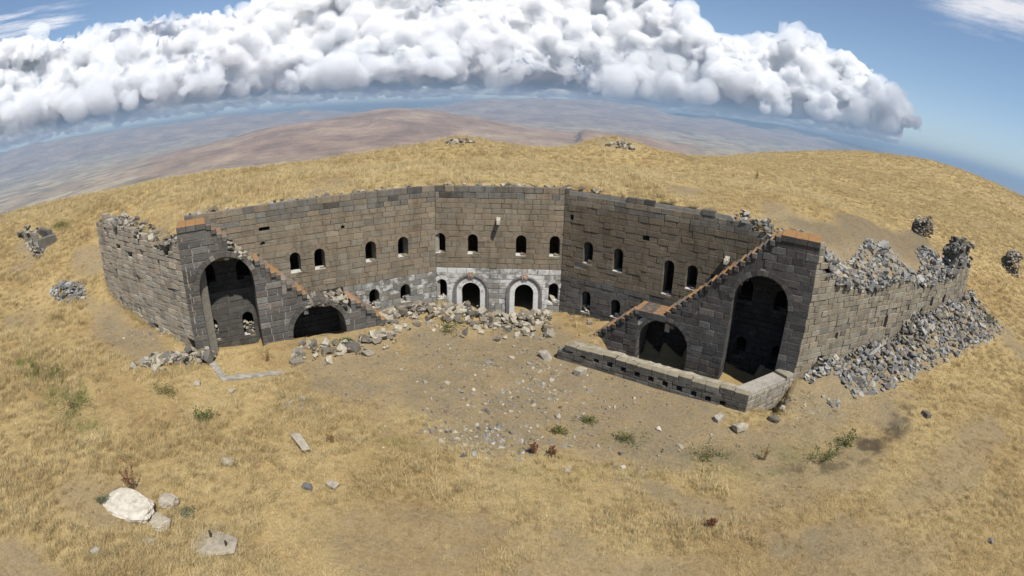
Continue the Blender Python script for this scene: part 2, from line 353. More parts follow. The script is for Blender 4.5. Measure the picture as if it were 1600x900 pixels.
MAT = dict(stone=m_stone(), ground=m_ground(),
           basalt=m_rock('basalt_rubble', (.150, .147, .140), (.275, .267, .248)),
           tanrock=m_rock('tan_rubble', (.20, .17, .125), (.33, .29, .22)),
           palerock=m_rock('pale_rock', (.33, .285, .215), (.45, .405, .33), spots=(.52, .48, .41)),
           mixrock=m_rock('mixed_rubble', (.15, .135, .115), (.29, .26, .21)),
           wood=m_plain('weathered_wood', (.05, .035, .025), (.11, .08, .055), 20),
           plaster=m_plain('lime_screed', (.20, .182, .15), (.33, .305, .26), 3),
           ink=m_plain('red_paint', (.30, .07, .06), (.36, .10, .09), 5), ink2=m_plain('black_paint', (.09, .085, .085), (.12, .11, .11), 5),
           white=m_plain('white_stone', (.6, .58, .55), (.75, .73, .7), .5),
           grass=m_grass('dry_grass', [(0, STRAW3), (.35, STRAW1), (.75, STRAW2), (.9, (.30, .27, .09)), (1, (.13, .17, .045))]),
           leaf=m_veg('green_leaves', (.045, .085, .02), (.13, .18, .05)), olive=m_veg('olive_leaves', (.10, .12, .04), (.20, .20, .07)),
           dock=m_veg('dock_seeds', (.15, .055, .035), (.26, .12, .07)), dryweed=m_veg('dry_weed', (.20, .12, .05), (.36, .25, .12)), stem=m_plain('dry_stem', (.22, .14, .07), (.3, .2, .1), 10), sage=m_veg('sage_leaves', (.12, .14, .08), (.22, .24, .15)))

# ------------------------------------------------------------------ ground: one polar sheet from the drone's foot to beyond the crest
def build_ground():
    az = np.radians(np.concatenate([np.arange(-72, 72.01, .45), np.arange(76, 288, 4.)]))
    az = np.append(az, az[0] + 2 * math.pi)
    rr = np.concatenate([[.01], np.geomspace(1.5, 70, 300), np.geomspace(71.5, 420, 70)])
    A_, R_ = np.meshgrid(az, rr, indexing='ij')
    X = R_ * np.sin(A_); Y = R_ * np.cos(A_)
    Z = ground_z(X, Y)
    ins = inside(X, Y)
    if ins.any():
        dint = edged(X, Y, [1, 2, 3]); dwall = edged(X, Y, WALL_EDGES)
        rz = roof_z(X, Y)
        Z = np.where(ins, np.where((dint < 6.5) | (dwall < 2.2), .25, rz - .35), Z)
        dfree = edged(X, Y, [e for e in range(len(POLY)) if e not in WALL_EDGES])
    soil, green, dark, rust = masks(X, Y)
    o = grid_mesh('ground', X, Y, Z, MAT['ground'], dict(soil=soil, green=green, dark=dark, rust=rust))
    o['kind'] = 'structure'
    g = .42
    xs = np.arange(-34, 40, g); ys = np.arange(20, 52, g)
    X, Y = np.meshgrid(xs, ys, indexing='ij')
    X = X + (_h(np.arange(X.size).reshape(X.shape), np.zeros(X.shape), 4) - .5) * .2
    Y = Y + (_h(np.arange(X.size).reshape(X.shape), np.ones(X.shape), 4) - .5) * .2
    # pull the sheet's edge onto the wall tops
    ins = inside(X, Y)
    for e in WALL_EDGES:
        (ax, ay), (bx, by) = POLY[e], POLY[(e + 1) % len(POLY)]
        dx, dy = bx - ax, by - ay; L = math.hypot(dx, dy); dx /= L; dy /= L
        t = (X - ax) * dx + (Y - ay) * dy; q = -(X - ax) * dy + (Y - ay) * dx      # q < 0 or > 0 on the two sides
        sg = 1.0 if inside(np.array([(ax + bx) / 2 - dy * .3]), np.array([(ay + by) / 2 + dx * .3]))[0] else -1.0
        m = (sg * q < .16) & (sg * q > -.75) & (t > -.2) & (t < L + .2)
        X = np.where(m, ax + dx * t - dy * sg * .16, X); Y = np.where(m, ay + dy * t + dx * sg * .16, Y)
    ins = inside(X, Y); dw = edged(X, Y, WALL_EDGES); df = edged(X, Y, [e for e in range(len(POLY)) if e not in WALL_EDGES])
    ok = (ins & (dw > .1)) | (~ins & (df < 1.6) & (dw > 1.6))
    Z = np.where(ins, roof_z(X, Y), ground_z(X, Y)); Z = Z + np.where(ins, .05 * sst(0, 1.5, df), -.12 * sst(0, 1.2, df)) - np.where(ins, .17 * (1 - sst(.16, .6, dw)), 0)
    for e, tf in ((1, lambda u: 8.58 + 0 * u), (2, lambda u: 8.56 + 0 * u), (3, lambda u: np.interp(u, [0, 10.5, 10.7, 11.5, 11.7, 12.5, 12.7, 16], [8.55, 8.55, 8.2, 8.2, 8.0, 8.0, 7.65, 7.65]))):
        (ax, ay), (bx, by) = POLY[e], POLY[(e + 1) % len(POLY)]; L = math.hypot(bx - ax, by - ay)
        u = ((X - ax) * (bx - ax) + (Y - ay) * (by - ay)) / L; d_ = segd(X, Y, POLY[e], POLY[(e + 1) % len(POLY)])
        Z = np.where(ins & (d_ < .2), np.minimum(Z, tf(u) - .07), Z)
    soil, green, dark, rust = masks(X, Y)
    keep = ok[:-1, :-1] & ok[1:, :-1] & ok[:-1, 1:] & ok[1:, 1:]
    o = grid_mesh('earth_roof', X, Y, Z, MAT['ground'], dict(soil=soil, green=green, dark=dark, rust=rust), keep)
    o['kind'] = 'structure'
build_ground()

# ------------------------------------------------------------------ masonry
def hw(op, v, ring):
    """half width of an opening (plus its ring of voussoirs) at height v"""
    if v < op['v0'] - (0.0 if not op.get('sill') else .0): return 0.0
    w = op['w'] / 2; t = op.get('ring', 0.0) if ring else 0.0
    j = t if op.get('jamb') else 0.0
    if not op.get('arch', True): return w if v < op['vt'] else 0.0
    vs = op['vt'] - op['rise']
    if v < vs: return w + j
    # elliptical / round head
    a, b = w + t, op['rise'] + t
    q = 1 - ((v - vs) / b) ** 2
    return a * math.sqrt(q) if q > 0 else 0.0
def outline(op, grow=0.0, floor=None, n=14):
    w = op['w'] / 2 + grow; v0 = (op['v0'] - grow) if floor is None else floor
    if not op.get('arch', True): return [(op['u'] - w, v0), (op['u'] - w, op['vt'] + grow), (op['u'] + w, op['vt'] + grow), (op['u'] + w, v0)]
    vs = op['vt'] - op['rise']; b = op['rise'] + grow
    pts = [(op['u'] - w, v0)]
    for k in range(n + 1):
        a = math.pi * (1 - k / n); pts.append((op['u'] + w * math.cos(a), vs + b * math.sin(a)))
    pts.append((op['u'] + w, v0)); return pts

def block_geo(poly, depth, proud, ch):
    """a stone: chamfered front at y=-proud, back at y=depth; poly in (u, v), counter-clockwise seen from the front"""
    n = len(poly); cx = sum(p[0] for p in poly) / n; cy = sum(p[1] for p in poly) / n
    v = []; f = []
    for (x, y) in poly: v.append((x - cx, depth, y - cy))
    for (x, y) in poly: v.append((x - cx, -proud + ch, y - cy))
    x0, x1 = min(p[0] for p in poly), max(p[0] for p in poly); y0, y1 = min(p[1] for p in poly), max(p[1] for p in poly)
    fx = max(.3, 1 - 2 * ch / max(x1 - x0, .05)); fy = max(.3, 1 - 2 * ch / max(y1 - y0, .05))
    for (x, y) in poly: v.append(((x - cx) * fx, -proud, (y - cy) * fy))
    f.append(tuple(range(2 * n, 3 * n)))
    for i in range(n):
        j = (i + 1) % n
        f.append((n + i, n + j, 2 * n + j, 2 * n + i)); f.append((i, j, n + j, n + i))
    return v, f, (cx, cy)

class Wall:
    def __init__(s, name, label, origin, direc, cat='wall', group=None, dims=None):
        s.root = empty(name, (origin[0], origin[1], 0), math.atan2(direc[1], direc[0]))
        tag(s.root, label, cat, group, 'thing'); s.bl = []; s.o = np.array(origin, float); s.d = np.array(direc, float)
    def w2(s, u, y): return s.o + s.d * u + np.array([-s.d[1], s.d[0]]) * y
    def core(s, outer, holes, y0, y1, col, name='mortar_core'):
        loops = [outer] + holes
        tri = tessellate_polygon([[Vector((p[0], p[1], 0)) for p in lp] for lp in loops])
        flat = [p for lp in loops for p in lp]; n = len(flat)
        v = [(p[0], y0, p[1]) for p in flat] + [(p[0], y1, p[1]) for p in flat]
        f = []
        for t in tri:
            f.append(tuple(t)); f.append(tuple(n + i for i in reversed(t)))
        b = 0
        for lp in loops:
            m = len(lp)
            for i in range(m):
                j = (i + 1) % m; f.append((b + i, b + j, n + b + j, n + b + i))
            b += m
        o = mesh_obj(name, v, f, MAT['stone'], s.root, [col + (0,)] * len(f) if len(col) == 3 else [col] * len(f))
        bm = bmesh.new(); bm.from_mesh(o.data); bmesh.ops.recalc_face_normals(bm, faces=bm.faces); bm.to_mesh(o.data); bm.free()
        return o
    def add(s, poly, col, depth=.4, proud=0.0, ch=.018, name='stone_block', pr=1.0, colfn=None):
        ar = 0.0
        for i in range(len(poly)):
            a, b = poly[i], poly[(i + 1) % len(poly)]; ar += a[0] * b[1] - b[0] * a[1]
        if ar < 0: poly = poly[::-1]; ar = -ar
        if ar < .012: return
        s.bl.append((ar / 2 * pr, poly, col, depth, proud, ch, name, colfn))
    def courses(s, ua, ub, v_lo, vtop, ops, colfn, ch_rng=(.31, .40), w_rng=(.45, 1.0), gap=.008, depth=.4, rough=.012, skip=0.0, seed=1, prfn=None, ch=.018, ragged=0.0, vbot=None, jit=0.0):
        rg = random.Random(seed); v = v_lo; vmax = max(vtop(ua + (ub - ua) * k / 60) for k in range(61)) if callable(vtop) else vtop
        while v < vmax - .06:
            hgt = rg.uniform(*ch_rng)
            if not callable(vtop) and v + hgt > vtop - .12: hgt = vtop - v
            v1 = v + hgt
            ss = sorted(set([v, v1] + [v + hgt * k / 4 for k in (1, 2, 3)] + [x for op in ops for x in (op['v0'] - .0005, op['v0'] + .0005, op['vt'] - op.get('rise', 0) - .0005, op['vt'] - op.get('rise', 0) + .0005, op['vt'] + op.get('ring', 0)) if v < x < v1]))
            act = sorted([op for op in ops if any(hw(op, x, True) > 0 for x in ss) and ua - 1 < op['u'] < ub + 1], key=lambda o_: o_['u'])
            bounds = [[ua] * len(ss)]
            for op in act:
                bounds.append([op['u'] - hw(op, x, True) for x in ss]); bounds.append([op['u'] + hw(op, x, True) for x in ss])
            bounds.append([ub] * len(ss))
            for k in range(0, len(bounds), 2):
                L, Rr = bounds[k], bounds[k + 1]
                lo, hi = max(L), min(Rr)
                cuts = []; x = lo + rg.uniform(w_rng[0] * .5, w_rng[1] * .9)
                while x < hi - w_rng[0] * .45:
                    if x > lo + .12: cuts.append(x)
                    x += rg.uniform(*w_rng)
                edges = [L] + [[c] * len(ss) for c in cuts] + [Rr]
                for q in range(len(edges) - 1):
                    a, b = edges[q], edges[q + 1]
                    simple = len(set(a)) == 1 and len(set(b)) == 1
                    lv, rv = [], []
                    for i, x in enumerate(ss):
                        if simple and i not in (0, len(ss) - 1): continue
                        lv.append((a[i], x)); rv.append((b[i], x))
                    keepi = [i for i in range(len(lv)) if rv[i][0] - lv[i][0] > .03]
                    if len(keepi) < 2: continue
                    lv = [lv[i] for i in keepi]; rv = [rv[i] for i in keepi]
                    um = (lv[0][0] + rv[0][0]) / 2
                    if callable(vtop):
                        lim = vtop(um)
                        if v1 > lim + rg.uniform(-ragged, ragged * .3) + .04: continue
                    if vbot and v1 < vbot(um): continue
                    cc = colfn(um, vm_ := (v + v1) / 2, rg)
                    if skip and sum(cc[:3]) > .2 and rg.random() < skip: continue
                    g = gap
                    jt = [rg.uniform(-jit, jit) for _ in range(4)]
                    P = [(x + g + jt[0], y) for x, y in lv]; Q = [(x - g + jt[1], y) for x, y in rv]
                    P[0] = (P[0][0], P[0][1] + g); Q[0] = (Q[0][0], Q[0][1] + g); P[-1] = (P[-1][0], P[-1][1] - g + jt[2]); Q[-1] = (Q[-1][0], Q[-1][1] - g + jt[3])
                    # thin out collinear points of straight sides
                    def thin(S):
                        out = [S[0]]
                        for i in range(1, len(S) - 1):
                            x0, y0 = out[-1]; x2, y2 = S[i + 1]; x1, y1 = S[i]
                            t = (y1 - y0) / max(y2 - y0, 1e-6)
                            if abs(x0 + (x2 - x0) * t - x1) > .012: out.append(S[i])
                        out.append(S[-1]); return out
                    P, Q = thin(P), thin(Q)
                    poly = Q and (P[:1] + Q + P[:0:-1])
                    if min(q_[0] for q_ in Q) - max(p_[0] for p_ in P) < -.6: continue
                    vm = (v + v1) / 2
                    kk = .90 + .22 * float(fbm(np.array([um / 2.3 + seed * 7]), np.array([vm / 1.6]), 300 + seed, 3)[0]); cc = tuple(x * kk for x in cc[:3]) + tuple(cc[3:])
                    s.add(poly, cc, depth, rg.uniform(-rough, rough), ch, pr=(prfn(um, vm) if prfn else 1.0))
            v = v1
    def voussoirs(s, op, n, colfn, depth=.45, proud=.012, seed=3, name='voussoir', pr=3.0, key=None):
        rg = random.Random(seed); vs = op['vt'] - op['rise']; a, b, t = op['w'] / 2, op['rise'], op['ring']
        g = .006
        for k in range(n):
            t0, t1 = math.pi * (1 - k / n) - g, math.pi * (1 - (k + 1) / n) + g
            m = 3; pin = []; pout = []
            for q in range(m + 1):
                an = t0 + (t1 - t0) * q / m
                pin.append((op['u'] + a * math.cos(an), vs + b * math.sin(an))); pout.append((op['u'] + (a + t - .006) * math.cos(an), vs + (b + t - .006) * math.sin(an)))
            isk = key and k == n // 2
            s.add(pin + pout[::-1], colfn(op['u'], vs, rg), depth, proud + (key if isk else 0), .012, name, pr)
        if op.get('jamb'):
            v = op['v0']
            while v < vs - .05:
                h = min(rg.uniform(.35, .55), vs - v); h = vs - v if vs - v - h < .15 else h
                for sg in (-1, 1):
                    u0, u1 = op['u'] + sg * a, op['u'] + sg * (a + t - .006)
                    s.add([(min(u0, u1), v + g), (max(u0, u1), v + g), (max(u0, u1), v + h - g), (min(u0, u1), v + h - g)], colfn(op['u'], v, rg), depth, proud, .012, 'jamb_stone', pr)
                v += h
    def finish(s, limit=298):
        s.bl.sort(key=lambda b: -b[0])
        V, F, C, MI = [], [], [], []
        cache = {}
        for i, (pr, poly, col, depth, proud, ch, name, cf) in enumerate(s.bl):
            v, f, c = block_geo(poly, depth, proud, ch)
            cols = [col] * len(f) if cf is None else cf(v, f, col)
            if i < limit:
                mesh_obj(name, v, f, MAT['stone'], s.root, cols, (c[0], 0, c[1]))
            else:
                b = len(V); V += [(x + c[0], y, z + c[1]) for x, y, z in v]; F += [tuple(b + k for k in q) for q in f]; C += cols
        if V:
            o = mesh_obj('stone_courses', V, F, MAT['stone'], s.root, C); o['kind'] = 'stuff'
        return s.root

def jitc(c, rg, a=.2, w=0.0):
    k = 1 + rg.uniform(-a, a); h = rg.uniform(-.05, .05)
    return (c[0] * k * (1 + h), c[1] * k, c[2] * k * (1 - h), w)
TAN, GREY, DARK, SOOT = (.215, .178, .128), (.165, .152, .128), (.088, .080, .070), (.062, .057, .052)
OUTER = (.255, .222, .168)
MORT = (.27, .25, .215)
def pick(rg, opts):
    r = rg.random(); t = 0
    for w, c in opts:
        t += w
        if r < t: return c
    return opts[-1][1]
def inner_col(white, lowc):
    def f(u, v, rg):
        if v > 7.65 and rg.random() < .04: return jitc((.09, .08, .068), rg, .2)
        if v > 7.65: return jitc(pick(rg, [(.5, GREY), (.12, (.14, .127, .105)), (.32, TAN), (.06, (.23, .205, .16))]), rg, .10)
        if v > 3.06:
            return jitc(pick(rg, [(.88, TAN), (.06, (.18, .145, .105)), (.05, (.25, .21, .155)), (.01, (.15, .13, .105))]), rg, .06)
        return jitc(lowc, rg, .20, white(u, v, rg))
    return f
def win(u, v0, vt, w=.64, **k):
    d = dict(u=u, v0=v0, vt=vt, w=w, rise=w / 2, ring=.27); d.update(k); return d
def sill(wl, op, col=(.40, .38, .34)):
    u, w = op['u'], op['w']
    wl.add([(u - w / 2 - .04, op['v0'] - .16), (u + w / 2 + .04, op['v0'] - .16), (u + w / 2 + .03, op['v0'] + .01), (u - w / 2 - .03, op['v0'] + .01)], (TAN if not op.get('dim') else (.05, .047, .043)) + (.0,), .62, .004, .02, 'sill', 9, lambda v_, f_, c_: [((.50, .48, .44, .5) if not op.get('dim') else (.05, .047, .043, 0)) if all(abs(v_[i][2] - max(p[2] for p in v_)) < .045 for i in q) else c_ for q in f_])  # sill tops painted pale as if lit; dim ones painted dark for shade
def inner_wall(name, label, org, dr, ua, ub, top, ups, lows, colfn, seed, extra=(), prfn=None, ext=(0, 0), vtopf=None, gaps=()):
    W = Wall(name, label, org, dr)
    ops = list(ups) + list(lows) + list(extra) + list(gaps)
    for op in list(ups) + list(lows):
        sill(W, op); op2 = dict(op)
    bops = []
    for op in ops:
        o2 = dict(op); bops.append(o2)
    # the sill stones replace the courses just below each opening
    blk = bops + [dict(u=o_['u'], v0=o_['v0'] - .165, vt=o_['v0'] + .002, w=o_['w'] + .1, arch=False, rise=0) for o_ in list(ups) + list(lows)]
    if vtopf is None: W.courses(ua, ub, -.6, top, blk, colfn, seed=seed, prfn=prfn, rough=.02, skip=.005, jit=.006)
    else: W.courses(ua, ub, -.6, vtopf, blk, colfn, seed=seed, prfn=prfn, ragged=.1, rough=.02, skip=.005, jit=.006)
    for op in list(ups) + list(lows): W.voussoirs(op, 5, colfn, .42, .004, seed + int(op['u'] * 10), key=.0)
    holes = [outline(o_, .025) for o_ in ops]
    tp = [(ub + ext[1], top - .02), (ua - ext[0], top - .02)] if vtopf is None else [(ua + (ub - ua) * k / 40, vtopf(ua + (ub - ua) * k / 40) - .1) for k in range(40, -1, -1)]
    W.core([(ua - ext[0], -.8), (ub + ext[1], -.8)] + tp, holes, .07, 1.0, MORT)
    return W

# --- middle wall with the two doorways
whm = lambda u, v, rg: min(.98, (.60 + .10 * math.sin(u * 1.3)) + rg.uniform(-.12, .12) - (.12 if v < .6 else 0))
mid_up = [win(.30, 4.2, 5.50), win(2.38, 4.16, 5.46), win(5.46, 4.12, 5.46), win(7.60, 4.12, 5.47)]
mid_lo = [win(.36, 1.05, 2.42), win(7.66, .97, 2.31)]
doors = [dict(u=2.26, v0=-.6, vt=2.22, w=1.22, rise=.61, ring=.34, jamb=True), dict(u=5.74, v0=-.6, vt=2.18, w=1.22, rise=.61, ring=.34, jamb=True)]
doors_out = [dict(d, w=d['w'] + .70, vt=d['vt'] + .35, rise=d['rise'] + .35, ring=.21) for d in doors]
mcol = inner_col(whm, (.25, .24, .215))
Wm = inner_wall('courtyard_end_wall', 'tan ashlar wall with whitewashed base, two arched doorways between arched windows', PA, (1, 0), 0, 8.1, 8.56, mid_up, mid_lo, mcol, 11, doors_out, ext=(.35, .35))
for d, do in zip(doors, doors_out):
    Wm.voussoirs(d, 9, lambda u, v, rg: jitc((.42, .41, .38), rg, .08, .80), .5, .00, 5)
    # grey moulded hood: two thin rings, the outer one proud
    dm = dict(do); dm['ring'] = .11; Wm.voussoirs(dm, 11, lambda u, v, rg: jitc((.17, .155, .15), rg, .12, .0), .4, .05, 6, 'hood_mould')
    dn = dict(do, w=do['w'] + .22, vt=do['vt'] + .11, rise=do['rise'] + .11, ring=.10); Wm.voussoirs(dn, 11, lambda u, v, rg: jitc((.20, .18, .165), rg, .12, .0), .4, .10, 7, 'hood_mould')
    u, v = d['u'], do['vt'] + .02
    Wm.add([(u - .17, v - .02), (u + .17, v - .02), (u + .24, v + .26), (u + .10, v + .40), (u, v + .33), (u - .10, v + .40), (u - .24, v + .26)], (.38, .27, .20, .0), .3, .13, .03, 'carved_keystone', 9)
    Wm.add([(u - .05, v + .08), (u + .05, v + .08), (u + .08, v + .2), (u, v + .3), (u - .08, v + .2)], (.45, .33, .25, .0), .1, .19, .03, 'keystone_ornament', 9)
# worn lettering painted round the left arch
def lettering():
    d = doors[0]; vs = d['vt'] - d['rise']; rad = d['w'] / 2 + .15
    for ch, an, big, mt in (('C', 157, .30, 'ink2'), ('Y', 128, .22, 'ink'), ('E', 117, .22, 'ink'), ('T', 106, .22, 'ink'), ('M', 92, .21, 'ink'), ('U', 79, .22, 'ink2'), ('U', 60, .22, 'ink2'), ('O', 38, .24, 'ink2'), ('U', 3, .24, 'ink2')):
        cu = bpy.data.curves.new('painted_letter', 'FONT'); cu.body = ch; cu.size = big; cu.align_x = 'CENTER'; cu.align_y = 'CENTER'; cu.extrude = .002; cu.resolution_u = 3
        t = bpy.data.objects.new('tmp', cu); COL.objects.link(t); bpy.context.view_layer.update()
        me = bpy.data.meshes.new_from_object(t.evaluated_get(bpy.context.evaluated_depsgraph_get())); bpy.data.objects.remove(t)
        me.materials.clear(); me.materials.append(MAT[mt])
        o = bpy.data.objects.new('painted_letter', me); link(o, Wm.root); a = R(an)
        o.matrix_local = Matrix.Translation((d['u'] + rad * math.cos(a), -.008, vs + rad * math.sin(a))) @ Matrix.Rotation(-(a - math.pi / 2), 4, 'Y') @ Matrix.Rotation(math.pi / 2, 4, 'X')
Wm.finish(); lettering()
for o_ in [c_ for c_ in Wm.root.children if c_.name.startswith('keystone_ornament')]:
    k_ = min([c_ for c_ in Wm.root.children if c_.name.startswith('carved_keystone')], key=lambda c_: (c_.location - o_.location).length)
    o_.location = o_.location - k_.location; o_.parent = k_
# --- left courtyard wall
lw = lambda u, v, rg: (.50 + rg.uniform(-.10, .10)) if -5.8 < u else .0
lcol = inner_col(lambda u, v, rg: lw(u, v, rg), (.20, .19, .165))
l_up = [win(-2.25, 4.27, 5.54, .68), win(-4.40, 4.27, 5.54, .68), win(-7.66, 4.32, 5.56), win(-9.17, 4.34, 5.56), win(-12.37, 4.5, 5.68, .8, dim=1), win(-14.5, 4.5, 5.72, .8, dim=1)]
l_lo = [win(-2.21, 1.23, 2.43, .68), win(-4.35, 1.25, 2.47, .66), win(-12.5, 1.1, 2.52, .66), win(-14.72, 1.2, 2.48, .62)]
gapsL = [dict(u=-10.85, v0=7.08, vt=7.3, w=.62, arch=False, rise=0), dict(u=-11.04, v0=6.3, vt=6.5, w=.3, arch=False, rise=0), dict(u=-6.1, v0=6.55, vt=6.75, w=.2, arch=False, rise=0)]
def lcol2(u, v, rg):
    if -10.4 < u < -6.4 and v < 2.95: return jitc((.04, .038, .035), rg, .15)  # soot and the small arch's own shade, both put into the stone colour
    if u < -11.2 and v < 5.9: return jitc((.085, .08, .072) if v < 3.9 else (.05, .047, .043), rg, .15)  # big arch's shadow painted into the stone, deeper in the upper part
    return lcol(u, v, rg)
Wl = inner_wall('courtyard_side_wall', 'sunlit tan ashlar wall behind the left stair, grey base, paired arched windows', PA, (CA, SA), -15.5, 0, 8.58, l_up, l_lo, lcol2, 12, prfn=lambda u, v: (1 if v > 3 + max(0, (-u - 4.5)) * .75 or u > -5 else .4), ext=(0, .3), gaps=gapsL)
Wl.finish()
# --- right courtyard wall
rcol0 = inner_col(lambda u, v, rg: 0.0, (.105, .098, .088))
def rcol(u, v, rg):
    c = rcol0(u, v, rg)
    if u > 10 and v < 5.6 + (u - 12) * .4 or (6 < u < 9.6 and v < 2.4): return jitc((.030, .028, .026), rg, .15)  # shade under the right arches painted into the wall colour
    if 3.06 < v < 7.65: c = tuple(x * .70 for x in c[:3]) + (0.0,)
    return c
r_up = [win(1.82, 4.0, 5.41), win(3.88, 3.9, 5.35), win(7.17, 3.15, 5.25), win(8.62, 3.8, 5.24), win(11.95, 3.86, 5.11, .8, dim=1), win(14.07, 3.7, 4.9, .7, dim=1)]
r_lo = [win(1.9, .75, 2.19), win(3.98, .9, 2.10), win(12.2, .5, 1.68, .7, dim=1), win(14.5, .3, 1.69, .7, dim=1)]
gapsR = [dict(u=.55, v0=6.6, vt=6.95, w=.25, arch=False, rise=0), dict(u=5.55, v0=6.15, vt=6.45, w=.42, arch=False, rise=0)]
rtop = lambda u: 8.55 if u < 10.6 else (8.2 if u < 11.6 else (8.0 if u < 12.6 else 7.65))
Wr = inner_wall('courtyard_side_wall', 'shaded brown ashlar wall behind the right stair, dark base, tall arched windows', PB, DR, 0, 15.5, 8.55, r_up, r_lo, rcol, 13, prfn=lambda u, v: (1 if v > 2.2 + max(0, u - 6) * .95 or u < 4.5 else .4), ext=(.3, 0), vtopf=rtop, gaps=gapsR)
Wr.finish()

# --- outside stairs on arches, in front of both side walls
LICH = (.34, .165, .045); LICH2 = (.40, .20, .06)
def top_lichen(rg_seed, amt=1.0):
    rg = random.Random(rg_seed)
    def f(v, f_, col):
        out = []
        for q in f_:
            zs = [v[i][2] for i in q]; zm = max(zs); top = all(abs(z - max(p[2] for p in v)) < .05 for z in zs)
            if top and rg.random() < amt: out.append(tuple(x * 1.25 for x in col[:3]) + ((2.66 if amt > 1.2 else 2.47) + rg.uniform(0, .2),))
            elif rg.random() < .10: out.append(col[:3] + (2.33,))
            else: out.append(col)
        return out
    return f
def stair(name, label, org, dr, sgn, prof, ua, ub, big, small, base, colfn, seed, drop=(), plat=None, width=1.62, lich=1.0):
    """prof: [(u, z)] walking line of the flight, u measured away from the courtyard's end wall; sgn=-1 mirrors u"""
    W = Wall(name, label, org, dr, 'staircase')
    rg = random.Random(seed)
    us = [p[0] for p in prof]; zs = [p[1] for p in prof]
    line = lambda u: float(np.interp(abs(u), us, zs))
    ops = [dict(big, u=sgn * big['u']), dict(small, u=sgn * small['u'])]
    lo, hi = (sgn * ub, sgn * ua) if sgn < 0 else (ua, ub)
    def vt(u):
        z = min(line(u - .25), line(u + .25), line(u)) - .30
        for a, b, d in drop:
            if a < abs(u) < b: z -= d
        return z if abs(u) < plat[0] else plat[2] - .34
    W.courses(lo, hi, base - .6, vt, ops, colfn, (.34, .42), (.5, .95), .017, width, .014, seed=seed, ch=.02, prfn=lambda u, v: 1.0 if v > base else .1)
    for o_, n in zip(ops, (17, 15)): W.voussoirs(o_, n, colfn, width, .012, seed, 'voussoir')
    # core
    cp = []
    k = 0; U = lo
    def over(U_): return max([o_['vt'] - o_['rise'] + (o_['rise'] + .12) * math.sqrt(max(0, 1 - ((U_ - o_['u']) / (o_['w'] / 2 + .12)) ** 2)) + .05 if abs(U_ - o_['u']) < o_['w'] / 2 + .12 else -9 for o_ in ops])
    while U <= hi + 1e-6: cp.append((U, max(vt(U) - .12, base - .5, over(U)))); U += .125
    cp = cp[::-1]
    bt = [(lo + .03, base - .7)]
    for o_ in sorted(ops, key=lambda q: q['u']):
        ol = outline(o_, .03, base - .7); bt += ol
    bt.append((hi - .03, base - .7)); cp = [(max(lo + .03, min(hi - .03, p[0])), p[1]) for p in cp]
    W.core(bt + cp, [], .05, width - .02, (.40, .375, .33))
    # steps, one long stone each
    for i in range(len(prof) - 1):
        (a, za), (b, zb) = prof[i], prof[i + 1]
        if zb - za < .3: continue
        n = max(1, round((b - a) / .285))
        for k in range(n):
            u0, u1 = a + (b - a) * k / n, a + (b - a) * (k + 1) / n; z1 = za + (zb - za) * (k + 1) / n
            um = (u0 + u1) / 2
            if any(x0 < um < x1 for x0, x1, _d in drop): continue
            j = rg.uniform(-.05, .03); p = sorted((sgn * u0, sgn * u1))
            W.add([(p[0] + .004, z1 - 1.3), (p[1] - .004, z1 - 1.3), (p[1] - .004, z1 - .30 + j), (p[0] + .004, z1 - .30 + j)], colfn(0, z1, rg), width - .04, -.035, .012, 'backing_stone', 2)
            W.add([(p[0] + .005, z1 - .30 + j), (p[1] - .005, z1 - .30 + j), (p[1] - .005 + .03 * (sgn < 0), z1 + j), (p[0] + .005 - .03 * (sgn > 0), z1 + j)], colfn(0, z1, rg), width, .0 + rg.uniform(-.03, .09), .035, 'step', 50, top_lichen(seed + k, lich))
    # top platform slabs
    p0, p1, pz = plat; n = 3
    for k in range(n):
        u0, u1 = p0 + (p1 - p0) * k / n, p0 + (p1 - p0) * (k + 1) / n; p = sorted((sgn * u0, sgn * u1))
        W.add([(p[0] + .004, pz - 1.0), (p[1] - .004, pz - 1.0), (p[1] - .004, pz - .33), (p[0] + .004, pz - .33)], colfn(0, pz, rg), width - .04, -.022, .012, 'backing_stone', 2)
        W.add([(p[0] + .006, pz - .33), (p[1] - .006, pz - .33), (p[1] - .006, pz), (p[0] + .006, pz)], colfn(0, pz, rg), width + .3, .03, .02, 'platform_slab', 50, top_lichen(seed + 77 + k, 1.3))
    # landing slabs
    for i in range(len(prof) - 1):
        (a, za), (b, zb) = prof[i], prof[i + 1]
        if zb - za >= .3 or a >= p0 or any(x0 < (a + b) / 2 < x1 for x0, x1, _d in drop): continue
        n = max(1, round((b - a) / .7))
        for k in range(n):
            u0, u1 = a + (b - a) * k / n, a + (b - a) * (k + 1) / n; p = sorted((sgn * u0, sgn * u1))
            W.add([(p[0] + .006, za - .4), (p[1] - .006, za - .4), (p[1] - .006, za), (p[0] + .006, za)], colfn(0, za, rg), width, .03, .02, 'landing_slab', 50, top_lichen(seed + 55 + k, 1.0))
    return W
def dcol(base, lightp=.12):
    def f(u, v, rg): return jitc(pick(rg, [(1 - lightp - .15, base), (.15, tuple(x * .75 for x in base)), (lightp, tuple(x * 1.55 for x in base))]), rg, .16)
    return f
Sl = stair('stone_staircase', 'broken stone staircase on two arches at the left, rubble on its landing', PA + NL * 1.7, (CA, SA), -1,
           [(4.3, .9), (6.7, 3.0), (9.0, 3.35), (14.3, 8.25), (15.95, 8.3)], 4.4, 15.95,
           dict(u=13.52, v0=-.2, vt=6.38, w=3.14, rise=1.57, ring=.3), dict(u=8.45, v0=-.2, vt=2.78, w=3.26, rise=1.6, ring=.3), .6, dcol((.118, .108, .096)), 21,
           drop=[(6.5, 9.1, .5), (11.8, 13.1, .55)], plat=(14.3, 15.95, 8.36))
